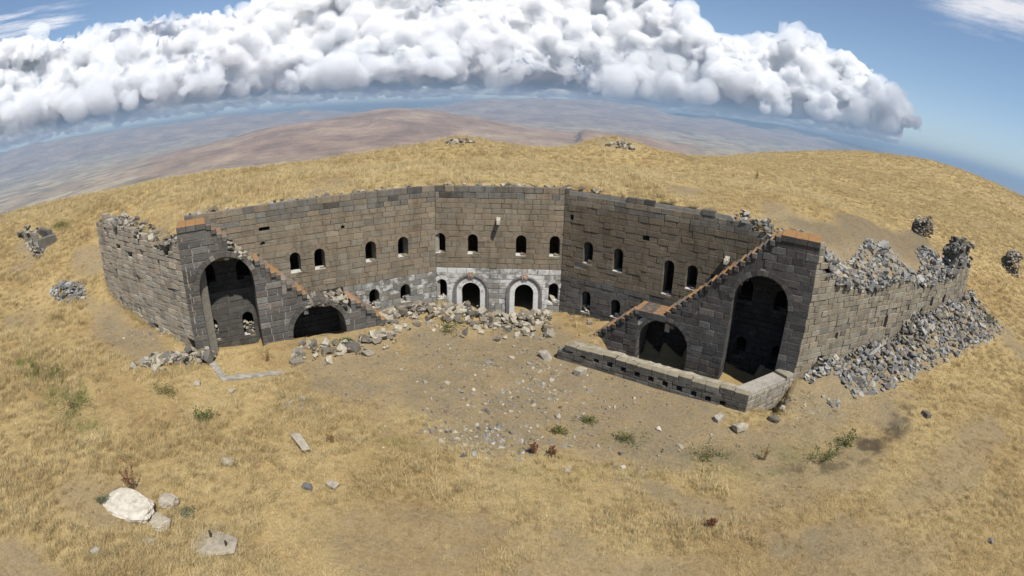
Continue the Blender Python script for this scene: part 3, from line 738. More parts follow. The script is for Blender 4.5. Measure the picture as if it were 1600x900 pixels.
Sl.finish()
Sr = stair('stone_staircase', 'dark stone staircase on two arches at the right, orange lichen along its treads', PB + NR * 1.7, DR, 1,
           [(3.2, -.15), (6.2, 2.5), (7.85, 2.55), (13.66, 8.2), (15.8, 8.25)], 3.3, 15.8,
           dict(u=13.1, v0=-.9, vt=5.95, w=3.1, rise=1.55, ring=.3), dict(u=7.85, v0=-.9, vt=2.2, w=3.1, rise=1.55, ring=.24), -.1, dcol((.085, .079, .072), .1), 22, plat=(13.66, 15.8, 8.3))
Sr.finish()

# --- outer walls
def ocol(u, v, rg): return jitc(pick(rg, [(.72, OUTER), (.12, (.20, .175, .135)), (.12, (.29, .255, .195)), (.04, (.16, .145, .12))]), rg, .10)
ru, rv = [0, .45, .9, 2, 3.2, 5, 8, 10.5, 12.9, 15, 17.3, 18.6, 19.6, 21, 22.2], [8.25, 8.25, 6.9, 6.3, 5.9, 5.6, 5.7, 5.95, 5.2, 5.35, 5.5, 5.7, 6.2, 6.5, 6.2]
rout_top = lambda u: float(np.interp(u, ru, rv))
OR = Wall('outer_wall', 'sunlit outer wall at the right, its top broken away to loose rubble', CR, _du)
orops = [win(8.7, 2.55, 3.45, .42, ring=.0), win(13.85, 2.45, 3.35, .42, ring=.0), dict(u=15.4, v0=3.3, vt=4.05, w=.4, arch=False, rise=0), dict(u=17.8, v0=3.3, vt=4.0, w=.36, arch=False, rise=0),
         dict(u=8.74, v0=.75, vt=1.3, w=.4, arch=False, rise=0), dict(u=2.1, v0=1.3, vt=1.75, w=.5, arch=False, rise=0), dict(u=3.2, v0=2.6, vt=3.0, w=.24, arch=False, rise=0)]
OR.courses(0, 22.2, .0, rout_top, orops, ocol, (.30, .38), (.42, .85), .010, .45, .035, .012, 31, ragged=.25, jit=.012)
OR.core([(.05, -.5), (22.15, -.5)] + [(x, rout_top(x) - .35) for x in np.linspace(22.15, .05, 60)], [outline(o_, .02) for o_ in orops], .09, 1.3, (.20, .185, .155))
OR.finish()
_lx = -_dv                                         # rightwards along the left outer wall
LLEN = float(np.linalg.norm(EL - CL))
lu, lvv = [0, 1.2, 2.5, 4, 5.5, 7, 9, 10.5, LLEN - .8, LLEN], [7.9, 7.7, 7.2, 7.35, 7.5, 7.8, 8.0, 8.35, 8.35, 8.0]
lout_top = lambda u: float(np.interp(abs(u), lu, lvv))
OL = Wall('outer_wall', 'weathered outer wall running back at the left, stones fallen from its face', CL, _lx)
olops = [win(-6.7, 4.2, 4.85, .42, ring=0), win(-10.4, 4.1, 4.75, .42, ring=0), win(-7.35, 1.95, 2.6, .45, ring=0), win(-10.55, 2.1, 2.75, .45, ring=0),
         dict(u=-3.3, v0=5.2, vt=6.2, w=.26, arch=False, rise=0), dict(u=-9.2, v0=7.2, vt=8.0, w=.3, arch=False, rise=0), dict(u=-11.2, v0=6.9, vt=7.3, w=.4, arch=False, rise=0), dict(u=-2.1, v0=6.55, vt=7.1, w=.6, arch=False, rise=0),
         dict(u=-.9, v0=1.2, vt=1.9, w=.8, arch=False, rise=0), dict(u=-5.6, v0=6.2, vt=6.6, w=.45, arch=False, rise=0), dict(u=-2.2, v0=4.5, vt=4.7, w=.9, arch=False, rise=0)]
def ocol2(u, v, rg): return jitc(pick(rg, [(.70, (.34, .295, .23)), (.12, (.28, .245, .195)), (.15, (.40, .355, .28)), (.03, (.21, .19, .16))]), rg, .11)
OL.courses(-LLEN, 0, .6, lout_top, olops, ocol2, (.27, .36), (.38, .85), .012, .45, .028, .02, 32, ragged=.35, jit=.015)
OL.core([(-LLEN + .1, .2), (-.05, .2)] + [(-x, lout_top(x) - .3) for x in np.linspace(.05, LLEN - .1, 50)], [outline(o_, .02) for o_ in olops], .10, 1.3, (.21, .19, .155))
OL.finish()

# --- low wall with loopholes and its return
def lowcol(u, v, rg): return jitc(pick(rg, [(.7, (.125, .115, .098)), (.15, (.09, .083, .073)), (.15, (.17, .155, .13))]), rg, .16)
LW = Wall('loophole_wall', 'low thick wall with a row of small square loopholes before the right stair', LF, DR)
holes = [dict(u=.82 + i * .805, v0=.47 - .047 * i, vt=.77 - .047 * i, w=.31, arch=False, rise=0) for i in range(12)]
lowtop = lambda u: .62 if u < .45 else .97
lrg = random.Random(9)
LW.courses(0, 10.95, -.65, lambda u: lowtop(u) - .26 if u > .45 else .62, holes, lowcol, (.24, .30), (.4, .75), .010, 1.04, .015, seed=41, ch=.02)
x = .45
while x < 10.9:
    w = min(lrg.uniform(.55, .9), 10.95 - x); w = 10.95 - x if 10.95 - x - w < .3 else w
    zz = .96 + lrg.uniform(-.07, .04)
    if lrg.random() < .08: x += w; continue
    LW.add([(x + .01, zz - .36), (x + w - .01, zz - .36), (x + w - .01, zz), (x + .01, zz)], lowcol(0, 0, lrg), .42, .01, .025, 'cap_stone', 30,
           (lambda sd: (lambda v, f, c: [(.27, .235, .165, 2.36) if all(abs(v[i][2] - max(p[2] for p in v)) < .05 for i in q) else c for q in f]))(int(x * 100)))
    x += w
LW.core([(.02, -.7), (10.93, -.7), (10.93, .80), (.6, .80), (.6, .5), (.02, .5)], [outline(o_, .0) for o_ in holes if o_['v0'] > -.6], .06, 1.03, (.20, .185, .155))
# rubble concrete filling of its top
n = 40; tv = []; tf = []
for i in range(n + 1):
    for k, y in enumerate((.36, .6, .85, 1.05)): tv.append((.6 + 10.33 * i / n, y, (.90 + lrg.uniform(-.05, .05)) if k < 3 else .5))
for i in range(n):
    for k in range(3): tf.append((i * 4 + k, (i + 1) * 4 + k, (i + 1) * 4 + k + 1, i * 4 + k + 1))
mesh_obj('wall_fill', tv, tf, MAT['stone'], LW.root, [(.33, .29, .22, .25)] * len(tf))
LW.finish()
c0 = LF + DR * 10.95; c1 = CR + np.array([-.05, -.12]); dd = (c1 - c0) / np.linalg.norm(c1 - c0); ll = float(np.linalg.norm(c1 - c0))
LR = Wall('return_wall', 'short pale stone return wall joining the loophole wall to the right corner', c0, dd)
rtt = lambda u: .97 if u < ll - .5 else 1.25
LR.courses(0.02, ll, -.65, lambda u: rtt(u) + .02, [], lambda u, v, rg: jitc((.27, .24, .19), rg, .14, .2), (.26, .32), (.4, .8), .012, .9, .02, seed=42, ch=.025)
LR.core([(.05, -.7), (ll, -.7), (ll, .93), (.05, .93)], [], .06, 1.0, (.34, .31, .26, .3))
LR.finish()
# --- water spouts
for W_, u, v, lab in ((Wm, 4.0, 6.45, 'pale stone water spout on the courtyard end wall'), (Wr, 10.61, 6.05, 'pale stone water spout on the shaded right courtyard wall')):
    p = W_.w2(u, -.25); rz = math.atan2(W_.d[1], W_.d[0])
    v_ = [(-.13, .35, -.14), (.13, .35, -.14), (.13, .35, .16), (-.13, .35, .16), (-.10, -.38, -.20), (.10, -.38, -.20), (.11, -.38, .04), (.05, -.38, .05), (.04, -.38, -.07), (-.04, -.38, -.07), (-.05, -.38, .05), (-.11, -.38, .04), (.05, .3, .15), (-.05, .3, .15)]
    f_ = [(0, 1, 5, 4), (1, 2, 6, 5), (3, 0, 4, 11), (2, 12, 7, 6), (12, 13, 9, 8), (12, 8, 7), (13, 10, 9), (13, 3, 11, 10), (4, 5, 6, 7, 8, 9, 10, 11), (3, 13, 12, 2), (0, 3, 2, 1)]
    o = mesh_obj('water_spout', v_, f_, MAT['stone'], None, [(.42, .39, .33, .3)] * len(f_), (p[0], p[1], v)); o.rotation_euler = (0, 0, rz)
    tag(o, lab, 'water spout')

# ------------------------------------------------------------------ far country: plain, hills and mountains
def far_z(X, Y):
    r = np.hypot(X, Y); az = np.degrees(np.arctan2(X, Y))
    z = -425 + (fbm(X / 2600., Y / 2600., 71, 5) - .5) * 70 + (fbm(X / 600., Y / 600., 73, 3) - .5) * 14
    z = z + 365 * np.exp(-(r / 1500.) ** 1.3)
    rough = fbm(X / 1500., Y / 1500., 75, 6)
    ridge = 1 - np.abs(2 * fbm(X / 3200., Y / 3200., 77, 5) - 1)
    def cone(caz, d, rad, h, p=1.4, sx=1.0):
        cx, cy = d * math.sin(R(caz)), d * math.cos(R(caz)); tx, ty = math.cos(R(caz)), -math.sin(R(caz))
        q = np.hypot(((X - cx) * tx + (Y - cy) * ty) / (rad * sx), (-(X - cx) * ty + (Y - cy) * tx) / rad)
        return h * np.exp(-(q ** p)) * (.80 + .45 * (rough - .5) + .40 * (ridge - .6))
    z = z + cone(-12.0, 7600, 2300, 300, 1.7, 1.0) + cone(-18.0, 7200, 1800, 130, 1.6) + cone(-7, 8800, 2200, 70, 1.6) + cone(-24, 6300, 1500, 60, 1.7)
    z = z + cone(2.5, 19500, 4000, 470, 1.8, 1.2) + cone(12, 21000, 4200, 340, 1.9, 1.5) + cone(-5, 20500, 4500, 260, 1.9, 1.2) + cone(25, 26000, 4500, 700, 1.8, 1.8)
    # mesa with a cliff towards the left
    z = z + 105 * sst(6.3, 7.3, az + (vn(r / 250., r * 0, 79) - .5) * .6) * (1 - sst(12, 22, az)) * sst(5400, 5750, r + 200 * (rough - .5)) * (1 - sst(6600, 8600, r))
    # blue range at the left
    g = sst(13500, 21000, r + 2500 * (rough - .5)) * (1 - sst(26000, 36000, r))
    hh = np.interp(az, [-90, -62, -50, -38, -30, -22, -17, -12], [900, 840, 760, 590, 540, 440, 120, 0])
    z = z + g * hh * (.72 + .35 * ridge + .25 * (rough - .5))
    # low hills that close the horizon all round
    g2 = sst(38000, 52000, r); z = z + g2 * (470 + 330 * fbm(X / 9000., Y / 9000., 83, 5))
    return z - 8 * sst(300, 600, r)
def m_far():
    s = N('far_country'); p = s.pos()
    mp = s.n('ShaderNodeMapping'); mp.inputs['Scale'].default_value = (1, .62, .2); mp.inputs['Rotation'].default_value = (0, 0, .5); s.l(p, mp.inputs['Vector'])
    wob = s.n('ShaderNodeVectorMath', operation='ADD'); s.l(mp.outputs[0], wob.inputs[0])
    nz = s.noise(p, .0011, 4, .6, 'Color'); sc = s.n('ShaderNodeVectorMath', operation='SCALE'); sc.inputs['Scale'].default_value = 500; s.l(nz, sc.inputs[0]); s.l(sc.outputs[0], wob.inputs[1])
    v = s.n('ShaderNodeTexVoronoi', Scale=.0046); s.l(wob.outputs[0], v.inputs['Vector'])
    fld = s.ramp(v.outputs['Color'], [(.0, (.28, .215, .14)), (.32, (.35, .275, .18)), (.5, (.42, .345, .23)), (.68, (.25, .20, .13)), (.84, (.13, .14, .075)), (.92, (.37, .30, .195))], 'CONSTANT')
    steppe = s.ramp(s.noise(p, .0012, 7, .68), [(.3, (.15, .10, .065)), (.5, (.28, .185, .12)), (.70, (.42, .31, .20))])
    fine = s.ramp(s.noise(p, .005, 8, .75), [(.3, (.68, .68, .68)), (.7, (1.22, 1.22, 1.22))])
    sx = s.n('ShaderNodeSeparateXYZ'); s.l(p, sx.inputs[0])
    low = s.ramp(s.math('MULTIPLY_ADD', sx.outputs[2], 1 / 200., 2.1), [(.10, (1, 1, 1)), (.42, (0, 0, 0))])
    pat = s.ramp(s.noise(p, .00035, 4, .6), [(.33, (0, 0, 0)), (.45, (1, 1, 1))])
    c = s.mix(s.math('MULTIPLY', s.math('MULTIPLY', low, pat), .9), steppe, fld)
    vill = s.ramp(s.noise(p, .0016, 5, .75), [(.60, (0, 0, 0)), (.66, (1, 1, 1))]); c = s.mix(s.math('MULTIPLY', s.math('MULTIPLY', vill, low), .8), c, (.07, .085, .05))
    c = s.mix(1.0, c, fine, 'MULTIPLY')
    return s.bsdf(c, .98, s.noise(p, .0018, 7, .6), 1.0, 150.0, spec=.0)
MAT['far'] = m_far()
def build_far():
    az = np.radians(np.concatenate([np.arange(-70, 70.01, .3), np.arange(74, 288, 4.)])); az = np.append(az, az[0] + 2 * math.pi)
    rr = np.concatenate([np.geomspace(330, 3000, 30)[:-1], np.geomspace(3000, 36000, 240), np.geomspace(37000, 120000, 30)])
    A_, R_ = np.meshgrid(az, rr, indexing='ij'); X = R_ * np.sin(A_); Y = R_ * np.cos(A_)
    Z = far_z(X, Y)
    tag(grid_mesh('plain', X, Y, Z, MAT['far']), None, None, kind='structure')
build_far()

# ------------------------------------------------------------------ clouds
def m_cloud(name='cumulus_cloud', dens=.0065):
    s = N(name); v = s.n('ShaderNodeVolumeScatter'); v.inputs['Color'].default_value = (.976, .977, .979, 1); v.inputs['Density'].default_value = dens; v.inputs['Anisotropy'].default_value = .0
    s.l(v.outputs[0], s.out.inputs['Volume']); return s.m
MAT['cloud'] = m_cloud(); MAT['veil'] = m_cloud('cloud_veil', .0017)
def cloud_mesh(name, P, Rd, voxel, label, disp=1.0, mat='cloud', swell=0.0, seed=91):
    me = bpy.data.meshes.new(name); me.vertices.add(len(P)); me.vertices.foreach_set('co', P.astype(np.float32).ravel())
    at = me.attributes.new('rad', 'FLOAT', 'POINT'); at.data.foreach_set('value', Rd.astype(np.float32))
    o = bpy.data.objects.new('tmp_cloud', me); COL.objects.link(o)
    g = bpy.data.node_groups.new('cloud_surface', 'GeometryNodeTree')
    g.interface.new_socket('Geometry', in_out='INPUT', socket_type='NodeSocketGeometry'); g.interface.new_socket('Geometry', in_out='OUTPUT', socket_type='NodeSocketGeometry')
    gi = g.nodes.new('NodeGroupInput'); go = g.nodes.new('NodeGroupOutput')
    a = g.nodes.new('GeometryNodeInputNamedAttribute'); a.data_type = 'FLOAT'; a.inputs['Name'].default_value = 'rad'
    mp = g.nodes.new('GeometryNodeMeshToPoints'); pv = g.nodes.new('GeometryNodePointsToVolume'); vm = g.nodes.new('GeometryNodeVolumeToMesh')
    pv.resolution_mode = 'VOXEL_SIZE'; pv.inputs['Voxel Size'].default_value = voxel
    g.links.new(gi.outputs[0], mp.inputs['Mesh']); g.links.new(a.outputs[0], mp.inputs['Radius']); g.links.new(mp.outputs[0], pv.inputs['Points']); g.links.new(a.outputs[0], pv.inputs['Radius'])
    vm.resolution_mode = 'GRID'; vm.inputs['Threshold'].default_value = .1
    g.links.new(pv.outputs[0], vm.inputs['Volume']); g.links.new(vm.outputs[0], go.inputs[0])
    md = o.modifiers.new('surface', 'NODES'); md.node_group = g
    bpy.context.view_layer.update()
    m2 = bpy.data.meshes.new_from_object(o.evaluated_get(bpy.context.evaluated_depsgraph_get()))
    bpy.data.objects.remove(o)
    n = len(m2.vertices); v = np.empty(n * 3); m2.vertices.foreach_get('co', v); v = v.reshape(-1, 3)
    nr = np.empty(n * 3); m2.vertices.foreach_get('normal', nr); nr = nr.reshape(-1, 3)
    # billows: creased noise along the normals
    d = 0.0; wx = (vn3(v[:, 0] / 900., v[:, 1] / 900., v[:, 2] / 900., 5) - .5) * 420; wz = (vn3(v[:, 0] / 900. + 31, v[:, 1] / 900., v[:, 2] / 900., 6) - .5) * 420
    for sc_, am in ((2300., 430.), (1050., 330.), (480., 200.), (230., 125.), (115., 62.)): d = d + am * (np.abs(2 * vn3((v[:, 0] + wx) / sc_ + 9, v[:, 1] / sc_, (v[:, 2] + wz) / sc_ * 1.15, seed + int(sc_)) - 1) - .45)
    mod = sst(.30, .68, vn3(v[:, 0] / 2600., v[:, 1] / 2600., v[:, 2] / 1700., 17)); low = sst(600, 1250, v[:, 2]); d = d * (.25 + .75 * low) * (.35 + .95 * mod)
    v = v + nr * (d * disp + swell * (.3 + .7 * low))[:, None]
    m2.vertices.foreach_set('co', v.astype(np.float32).ravel())
    m2.polygons.foreach_set('use_smooth', np.ones(len(m2.polygons), dtype=bool)); m2.materials.clear(); m2.materials.append(MAT[mat]); m2.update()
    c = bpy.data.objects.new(name, m2); link(c); tag(c, label, 'cloud', None, 'stuff'); return len(m2.polygons)
TOP = [(-75, 11), (-66, 11.5), (-60, 11.9), (-56, 11.8), (-52, 11.2), (-48.4, 10.9), (-43.7, 11.6), (-39.4, 11.9), (-34.8, 12.0), (-31, 11.2), (-28, 12.1), (-24, 13.6), (-18, 14.5), (-12, 13.6), (-6, 14.6), (2, 14.2), (9, 14.8), (15, 14.0), (18.0, 12.6), (18.6, 10.0), (21.6, 9.0), (25.7, 9.2), (29.2, 10.2), (31.2, 10.2), (32.6, 9.2), (34.8, 9.2), (36.9, 8.0), (39, 7.3), (40.5, 6.3), (42, 4.9), (43.5, 3.9), (46, 3.3)]
BAS = [(-75, 3.0), (-56.4, 3.0), (-48.9, 2.8), (-43.8, 2.9), (-33, 2.75), (-27.6, 2.85), (-11.3, 2.65), (4.8, 2.75), (9, 2.2), (13, 1.7), (26.6, 1.75), (33.6, 1.75), (40, 2.0), (43, 2.45), (46, 2.75)]
def build_clouds():
    rg = np.random.default_rng(5); D0 = 23000.
    ta, te = zip(*TOP); ba, be = zip(*BAS)
    P, Q = [], []
    def put(az, el, d, rad): P.append((d * math.sin(R(az)), d * math.cos(R(az)), 13.5 + d * math.tan(R(el)))); Q.append(rad)
    seeds = []
    az = -63.
    while az < 43.6:
        t, b = np.interp(az, ta, te), np.interp(az, ba, be)
        for k in range(5):
            rad = rg.uniform(.55, 1.0) * 1.15 * min(1.0, (t - b) / 5.5)
            lo, hi = b + rad * .55, t - rad * .98
            if hi < lo: hi = lo = (t + b) / 2; rad = (t - b) * .45
            f = rg.uniform() if k else 1.0
            el = lo + (hi - lo) * f
            # the tower leans back with height; the middle bulges forward
            d = D0 * (1 + .16 * (el - b) / 12 + .05 * math.sin(az * .21) + rg.uniform(-.04, .05))
            seeds.append((az + rg.uniform(-.5, .5), el, d, rad, b, t))
        az += .78
    # body: large soft masses that fill the bank
    az = -63.5
    while az < 43.4:
        t, b = np.interp(az, ta, te), np.interp(az, ba, be)
        nb = max(1, int((t - b) / 1.3))
        for k in range(nb):
            rad = min(rg.uniform(1.0, 2.3), (t - b) * .42); lo, hi = b + rad * .75, t - rad * 1.08
            el = lo + max(hi - lo, 0) * rg.uniform() ** .9
            d = D0 * (1.06 + .16 * (el - b) / 12 + .05 * math.sin(az * .21) + rg.uniform(-.05, .05)); put(az + rg.uniform(-.4, .4), el, d, d * math.tan(R(rad)))
        az += .8
    for a, e, d, rad, b, t in seeds:
        rm = d * math.tan(R(rad)); put(a, e, d, rm)
        for k in range(4):
            an, ph = rg.uniform(0, 2 * math.pi), rg.uniform(-.2, 1.0)
            r2 = rad * rg.uniform(.35, .65); off = rad * .86
            x, y = off * math.cos(an) * math.sqrt(max(0, 1 - ph * ph)), off * math.sin(an) * math.sqrt(max(0, 1 - ph * ph)); dz = off * max(ph, 0)
            e2 = e + y
            if e2 - r2 * .6 < b: continue
            put(a + x, e2, d - d * math.tan(R(dz)), d * math.tan(R(r2)))
            for q in range(1):
                an2 = rg.uniform(0, 2 * math.pi); r3 = r2 * rg.uniform(.35, .6); e3 = e2 + r2 * .85 * math.sin(an2)
                if e3 - r3 < b or e3 + r3 > t + .25: continue
                put(a + x + r2 * .85 * math.cos(an2), e3, d - d * math.tan(R(dz)) - d * math.tan(R(r2)) * rg.uniform(0, .5), d * math.tan(R(r3)))
    # flat base reaching back over the plain
    for k in range(1100):
        a = rg.uniform(-63, 41); b = np.interp(a, ba, be); d = D0 * rg.uniform(1.0, 2.3)
        h = D0 * math.tan(R(b)); rad = rg.uniform(400, 750)
        put(a, math.degrees(math.atan((h + rad * .9) / d)), d, rad)
    # a thin turret and rags
    for el in np.linspace(11.6, 12.75, 7): put(-38.9 + .12 * (el - 11.6), el, D0 * 1.1, 95 - 20 * (el - 11.6) + 20)
    P = np.array(P); Q = np.array(Q)
    n = cloud_mesh('cumulus_cloud', P, Q, 104., 'long bank of white cumulus cloud with a flat dark base')
    big = Q > 260.
    n += cloud_mesh('cloud_veil', P[big], Q[big], 190., 'thin misty edge around the long bank of cumulus', 1.9, 'veil', 250., 191)
    return n
NCL = build_clouds(); print('cloud faces', NCL)
# high thin cirrus at the upper right and left
def cirrus(name, label, az0, az1, el0, el1, seed, thr):
    s = N('cirrus_veil'); ca = s.attr('ca'); cb = s.attr('cb'); cx = s.n('ShaderNodeCombineXYZ'); s.l(ca, cx.inputs[0]); s.l(cb, cx.inputs[1]); p = cx.outputs[0]
    mp = s.n('ShaderNodeMapping'); mp.inputs['Scale'].default_value = (1.2, 3.2, 1); mp.inputs['Location'].default_value = (seed, 0, 0); mp.inputs['Rotation'].default_value = (0, 0, .35); s.l(p, mp.inputs[0])
    n = s.noise(mp.outputs[0], 1.7, 8, .62)
    ed = s.math('MULTIPLY', s.ramp(ca, [(0, (0, 0, 0)), (.25, (1, 1, 1)), (.75, (1, 1, 1)), (1, (0, 0, 0))]), s.ramp(cb, [(0, (0, 0, 0)), (.3, (1, 1, 1)), (.7, (1, 1, 1)), (1, (0, 0, 0))]))
    f = s.math('MULTIPLY', s.ramp(s.math('MULTIPLY', n, s.math('MULTIPLY_ADD', ed, .5, .5)), [(thr, (0, 0, 0)), (thr + .22, (.8, .8, .8))]), ed)
    d = s.n('ShaderNodeBsdfDiffuse'); d.inputs[0].default_value = (.95, .95, .95, 1); t = s.n('ShaderNodeBsdfTranslucent'); t.inputs[0].default_value = (.95, .95, .95, 1)
    m0 = s.n('ShaderNodeMixShader'); m0.inputs[0].default_value = .5; s.l(d.outputs[0], m0.inputs[1]); s.l(t.outputs[0], m0.inputs[2])
    tp = s.n('ShaderNodeBsdfTransparent'); mx = s.n('ShaderNodeMixShader'); s.l(f, mx.inputs[0]); s.l(tp.outputs[0], mx.inputs[1]); s.l(m0.outputs[0], mx.inputs[2]); s.l(mx.outputs[0], s.out.inputs[0])
    H = 7600.; v = []; nn = 10
    for i in range(nn + 1):
        for j in range(nn + 1):
            a = R(az0 + (az1 - az0) * i / nn); e = R(el0 + (el1 - el0) * j / nn); d_ = H / math.tan(e); v.append((d_ * math.sin(a), d_ * math.cos(a), H))
    f_ = [(i * (nn + 1) + j, (i + 1) * (nn + 1) + j, (i + 1) * (nn + 1) + j + 1, i * (nn + 1) + j + 1) for i in range(nn) for j in range(nn)]
    o = mesh_obj(name, v, f_, s.m); tag(o, label, 'cloud', None, 'stuff')
    for nm, ar in (('ca', [i / nn for i in range(nn + 1) for j in range(nn + 1)]), ('cb', [j / nn for i in range(nn + 1) for j in range(nn + 1)])):
        at = o.data.attributes.new(nm, 'FLOAT', 'POINT'); at.data.foreach_set('value', ar)
    return o
cirrus('cirrus_cloud', 'thin high cirrus veil in the blue sky beyond the cloud bank', 40, 75, 11.5, 26, 3.3, .36)
cirrus('cirrus_cloud', 'wispy veil trailing above the cumulus bank over the blue mountains', -66, -44, 10.8, 15.5, 8.1, .42)

# ------------------------------------------------------------------ haze over the plain
hb = bpy.data.meshes.new('haze'); bm = bmesh.new(); bmesh.ops.create_cube(bm, size=1.0); bm.to_mesh(hb); bm.free()
hz = bpy.data.objects.new('haze', hb); link(hz); hz.scale = (150000, 150000, 1100); hz.location = (0, 0, -550 + 560)
s = N('haze_air'); pv = s.n('ShaderNodeVolumePrincipled'); pv.inputs['Color'].default_value = (.32, .48, .68, 1); pv.inputs['Density'].default_value = 6.5e-5; pv.inputs['Anisotropy'].default_value = .0
s.l(pv.outputs[0], s.out.inputs['Volume']); hb.materials.append(s.m); hz['kind'] = 'stuff'; hz['label'] = 'pale blue haze over the distant plain'

# ------------------------------------------------------------------ loose stone
def rock_mesh(name, seed, mat, flat=.75, npt=16):
    rg = random.Random(seed); bm = bmesh.new()
    for k in range(npt):
        v = Vector((rg.gauss(0, 1), rg.gauss(0, 1), rg.gauss(0, 1))).normalized()
        v = Vector([math.copysign(abs(c) ** (.62 if seed % 3 else .25), c) for c in v]) * (rg.uniform(.78, 1.0) if seed % 3 else rg.uniform(.9, 1.0)) * .5
        bm.verts.new((v.x * rg.uniform(1.0, 1.25), v.y, v.z * flat))
    bmesh.ops.convex_hull(bm, input=bm.verts); bmesh.ops.delete(bm, geom=[v for v in bm.verts if not v.link_faces], context='VERTS')
    me = bpy.data.meshes.new(name); bm.to_mesh(me); bm.free(); me.materials.append(MAT[mat]); return me
ROCKS = {}
def rocks(mat):
    if mat not in ROCKS: ROCKS[mat] = [rock_mesh('stone', 100 + k, mat, (.62, .75, .5, .85)[k % 4]) for k in range(12)]
    return ROCKS[mat]
def heap(name, label, pts, mat, seed, group=None, cat='rubble heap', limit=298):
    """pts: (x, y, z, size); every stone a part of the heap"""
    rg = random.Random(seed); c = np.mean([p[:3] for p in pts], 0); zlow = min(p[2] for p in pts)
    root = empty(name, (c[0], c[1], zlow)); tag(root, label, cat, group)
    pts = sorted(pts, key=lambda p: -p[3]); V, F = [], []
    for i, (x, y, z, s) in enumerate(pts):
        me = rg.choice(rocks(mat if isinstance(mat, str) else rg.choice(mat)))
        rot = (rg.uniform(-.7, .7), rg.uniform(-.7, .7), rg.uniform(0, 6.28)); sc = (s * rg.uniform(.85, 1.35), s * rg.uniform(.75, 1.05), s * rg.uniform(.7, 1.0))
        loc = (x - c[0], y - c[1], z - zlow)
        if i < limit:
            o = bpy.data.objects.new('stone', me); o.location = loc; o.rotation_euler = rot; o.scale = sc; link(o, root)
        else:
            M = Matrix.LocRotScale(Vector(loc), __import__('mathutils').Euler(rot), Vector(sc)); b = len(V)
            V += [tuple(M @ v.co) for v in me.vertices]; F += [tuple(b + k for k in p.vertices) for p in me.polygons]
    if V:
        o = mesh_obj('small_stones', V, F, MAT[mat if isinstance(mat, str) else mat[0]], root); o['kind'] = 'stuff'
    return root
def gz(x, y): return float(ground_z(np.array([x]), np.array([y]))[0])
def scatter_area(n, fn, sizes, seed, pw=1.6):
    """fn(rg) -> (x, y, z_surface); small stones more common"""
    rg = random.Random(seed); out = []
    for _ in range(n):
        s = sizes[0] + (sizes[1] - sizes[0]) * rg.random() ** pw
        if rg.random() < .05: s *= 1.45
        elif rg.random() < .25: s *= .6
        q = fn(rg)
        if q is None: continue
        x, y, z = q; out.append((x, y, z + s * .14, s))
    return out
# broken top of the right outer wall
def f(rg):
    u = rg.uniform(.9, 18.8); w = rg.uniform(-.05, 1.0) ** 1 * 2.5 if rg.random() < .8 else rg.uniform(0, 3.0)
    if w > 2.0 + .5 * math.sin(u * .8 + 1) - (.8 if 10.8 < u < 15 else 0): return None
    p = CR + _du * u + _nu * (w + .05); return p[0], p[1], max(surf_z(*p), rout_top(u) - .25) + rg.uniform(-.12, .08)
heap('wall_rubble', 'tumbled grey basalt rubble along the broken top of the right outer wall', scatter_area(1900, f, (.17, .50), 1), ['basalt', 'basalt', 'mixrock'], 1)
def f(rg):
    u = rg.uniform(18.7, 22.2); w = rg.uniform(.0, 1.7); t = rg.random()
    top = 8.45 - .9 * abs(u - 20.2) / 1.6 * (1 if u < 20 else .4) - .35 * w
    p = CR + _du * u + _nu * w; return p[0], p[1], 5.9 + (top - 5.9) * t
heap('wall_stump', 'upright stump of grey rubble masonry at the far end of the right outer wall', scatter_area(190, f, (.25, .6), 2, 1.2), ['basalt', 'mixrock'], 2)
CORE = Wall('stump_core', 'packed rubble core inside the wall stump at the far right end', CR + _du * 18.9 + _nu * .35, _du)
CORE.core([(0, 5.2), (3.1, 5.2), (3.0, 7.6), (2.2, 7.95), (1.2, 7.9), (.5, 7.0)], [], 0, 1.0, (.15, .14, .12)); CORE.finish()
def f(rg):
    u = rg.uniform(.6, 23.5); D = 2.7 + .085 * u; w = rg.random() ** 1.25 * D
    p = CR + _du * u - _nu * (w + .1); h = (.75 + .25 * math.sin(u * 1.1) + .25 * math.sin(u * .43 + 2)) * max(0, 1 - w / D) ** 1.1
    if u < 2 and w < .6: h *= .3
    if w > .7 and float(vn(np.array([u / 1.9]), np.array([w / 1.3]), 88)[0]) < .27: return None
    return p[0], p[1], gz(*p) + h * .35 * rg.uniform(-.1, 1.0) - .04
heap('rubble_talus', 'long spill of grey rubble at the foot of the right outer wall', scatter_area(2200, f, (.11, .50), 3, 1.7), ['basalt', 'mixrock', 'basalt', 'tanrock'], 3)
# courtyard
def f(rg):
    x = rg.uniform(-8.2, 2.6); y = 32.7 - abs(rg.gauss(0, 1.35)) if x > -5 else 32.6 + (x + 5) * .62 - abs(rg.gauss(0, 1.0)) - .3
    if y < 28.9: return None
    d = 33 - y if x > -5 else 33 + (x + 5) * .66 - y
    h = .62 * math.exp(-((x + 2.4) / 1.6) ** 2) + .45 * math.exp(-((x - .9) / 1.0) ** 2) + .35 * math.exp(-((x + 6) / 1.5) ** 2)
    return x, y, gz(x, y) + h * max(0, 1 - d / 2.4) * rg.uniform(.6, 1)
heap('courtyard_rubble', 'spread of tan fallen stones in front of the two arched doorways', scatter_area(520, f, (.12, .62), 4, 2.0), ['tanrock', 'mixrock', 'tanrock'], 4)
def f(rg):
    x = rg.uniform(-11.8, -6.6); y = 26.5 + (x + 10) * .62 - abs(rg.gauss(.25, .9)) + (.3 if x > -8 else 0)
    return x, y, gz(x, y) + .12 * rg.random()
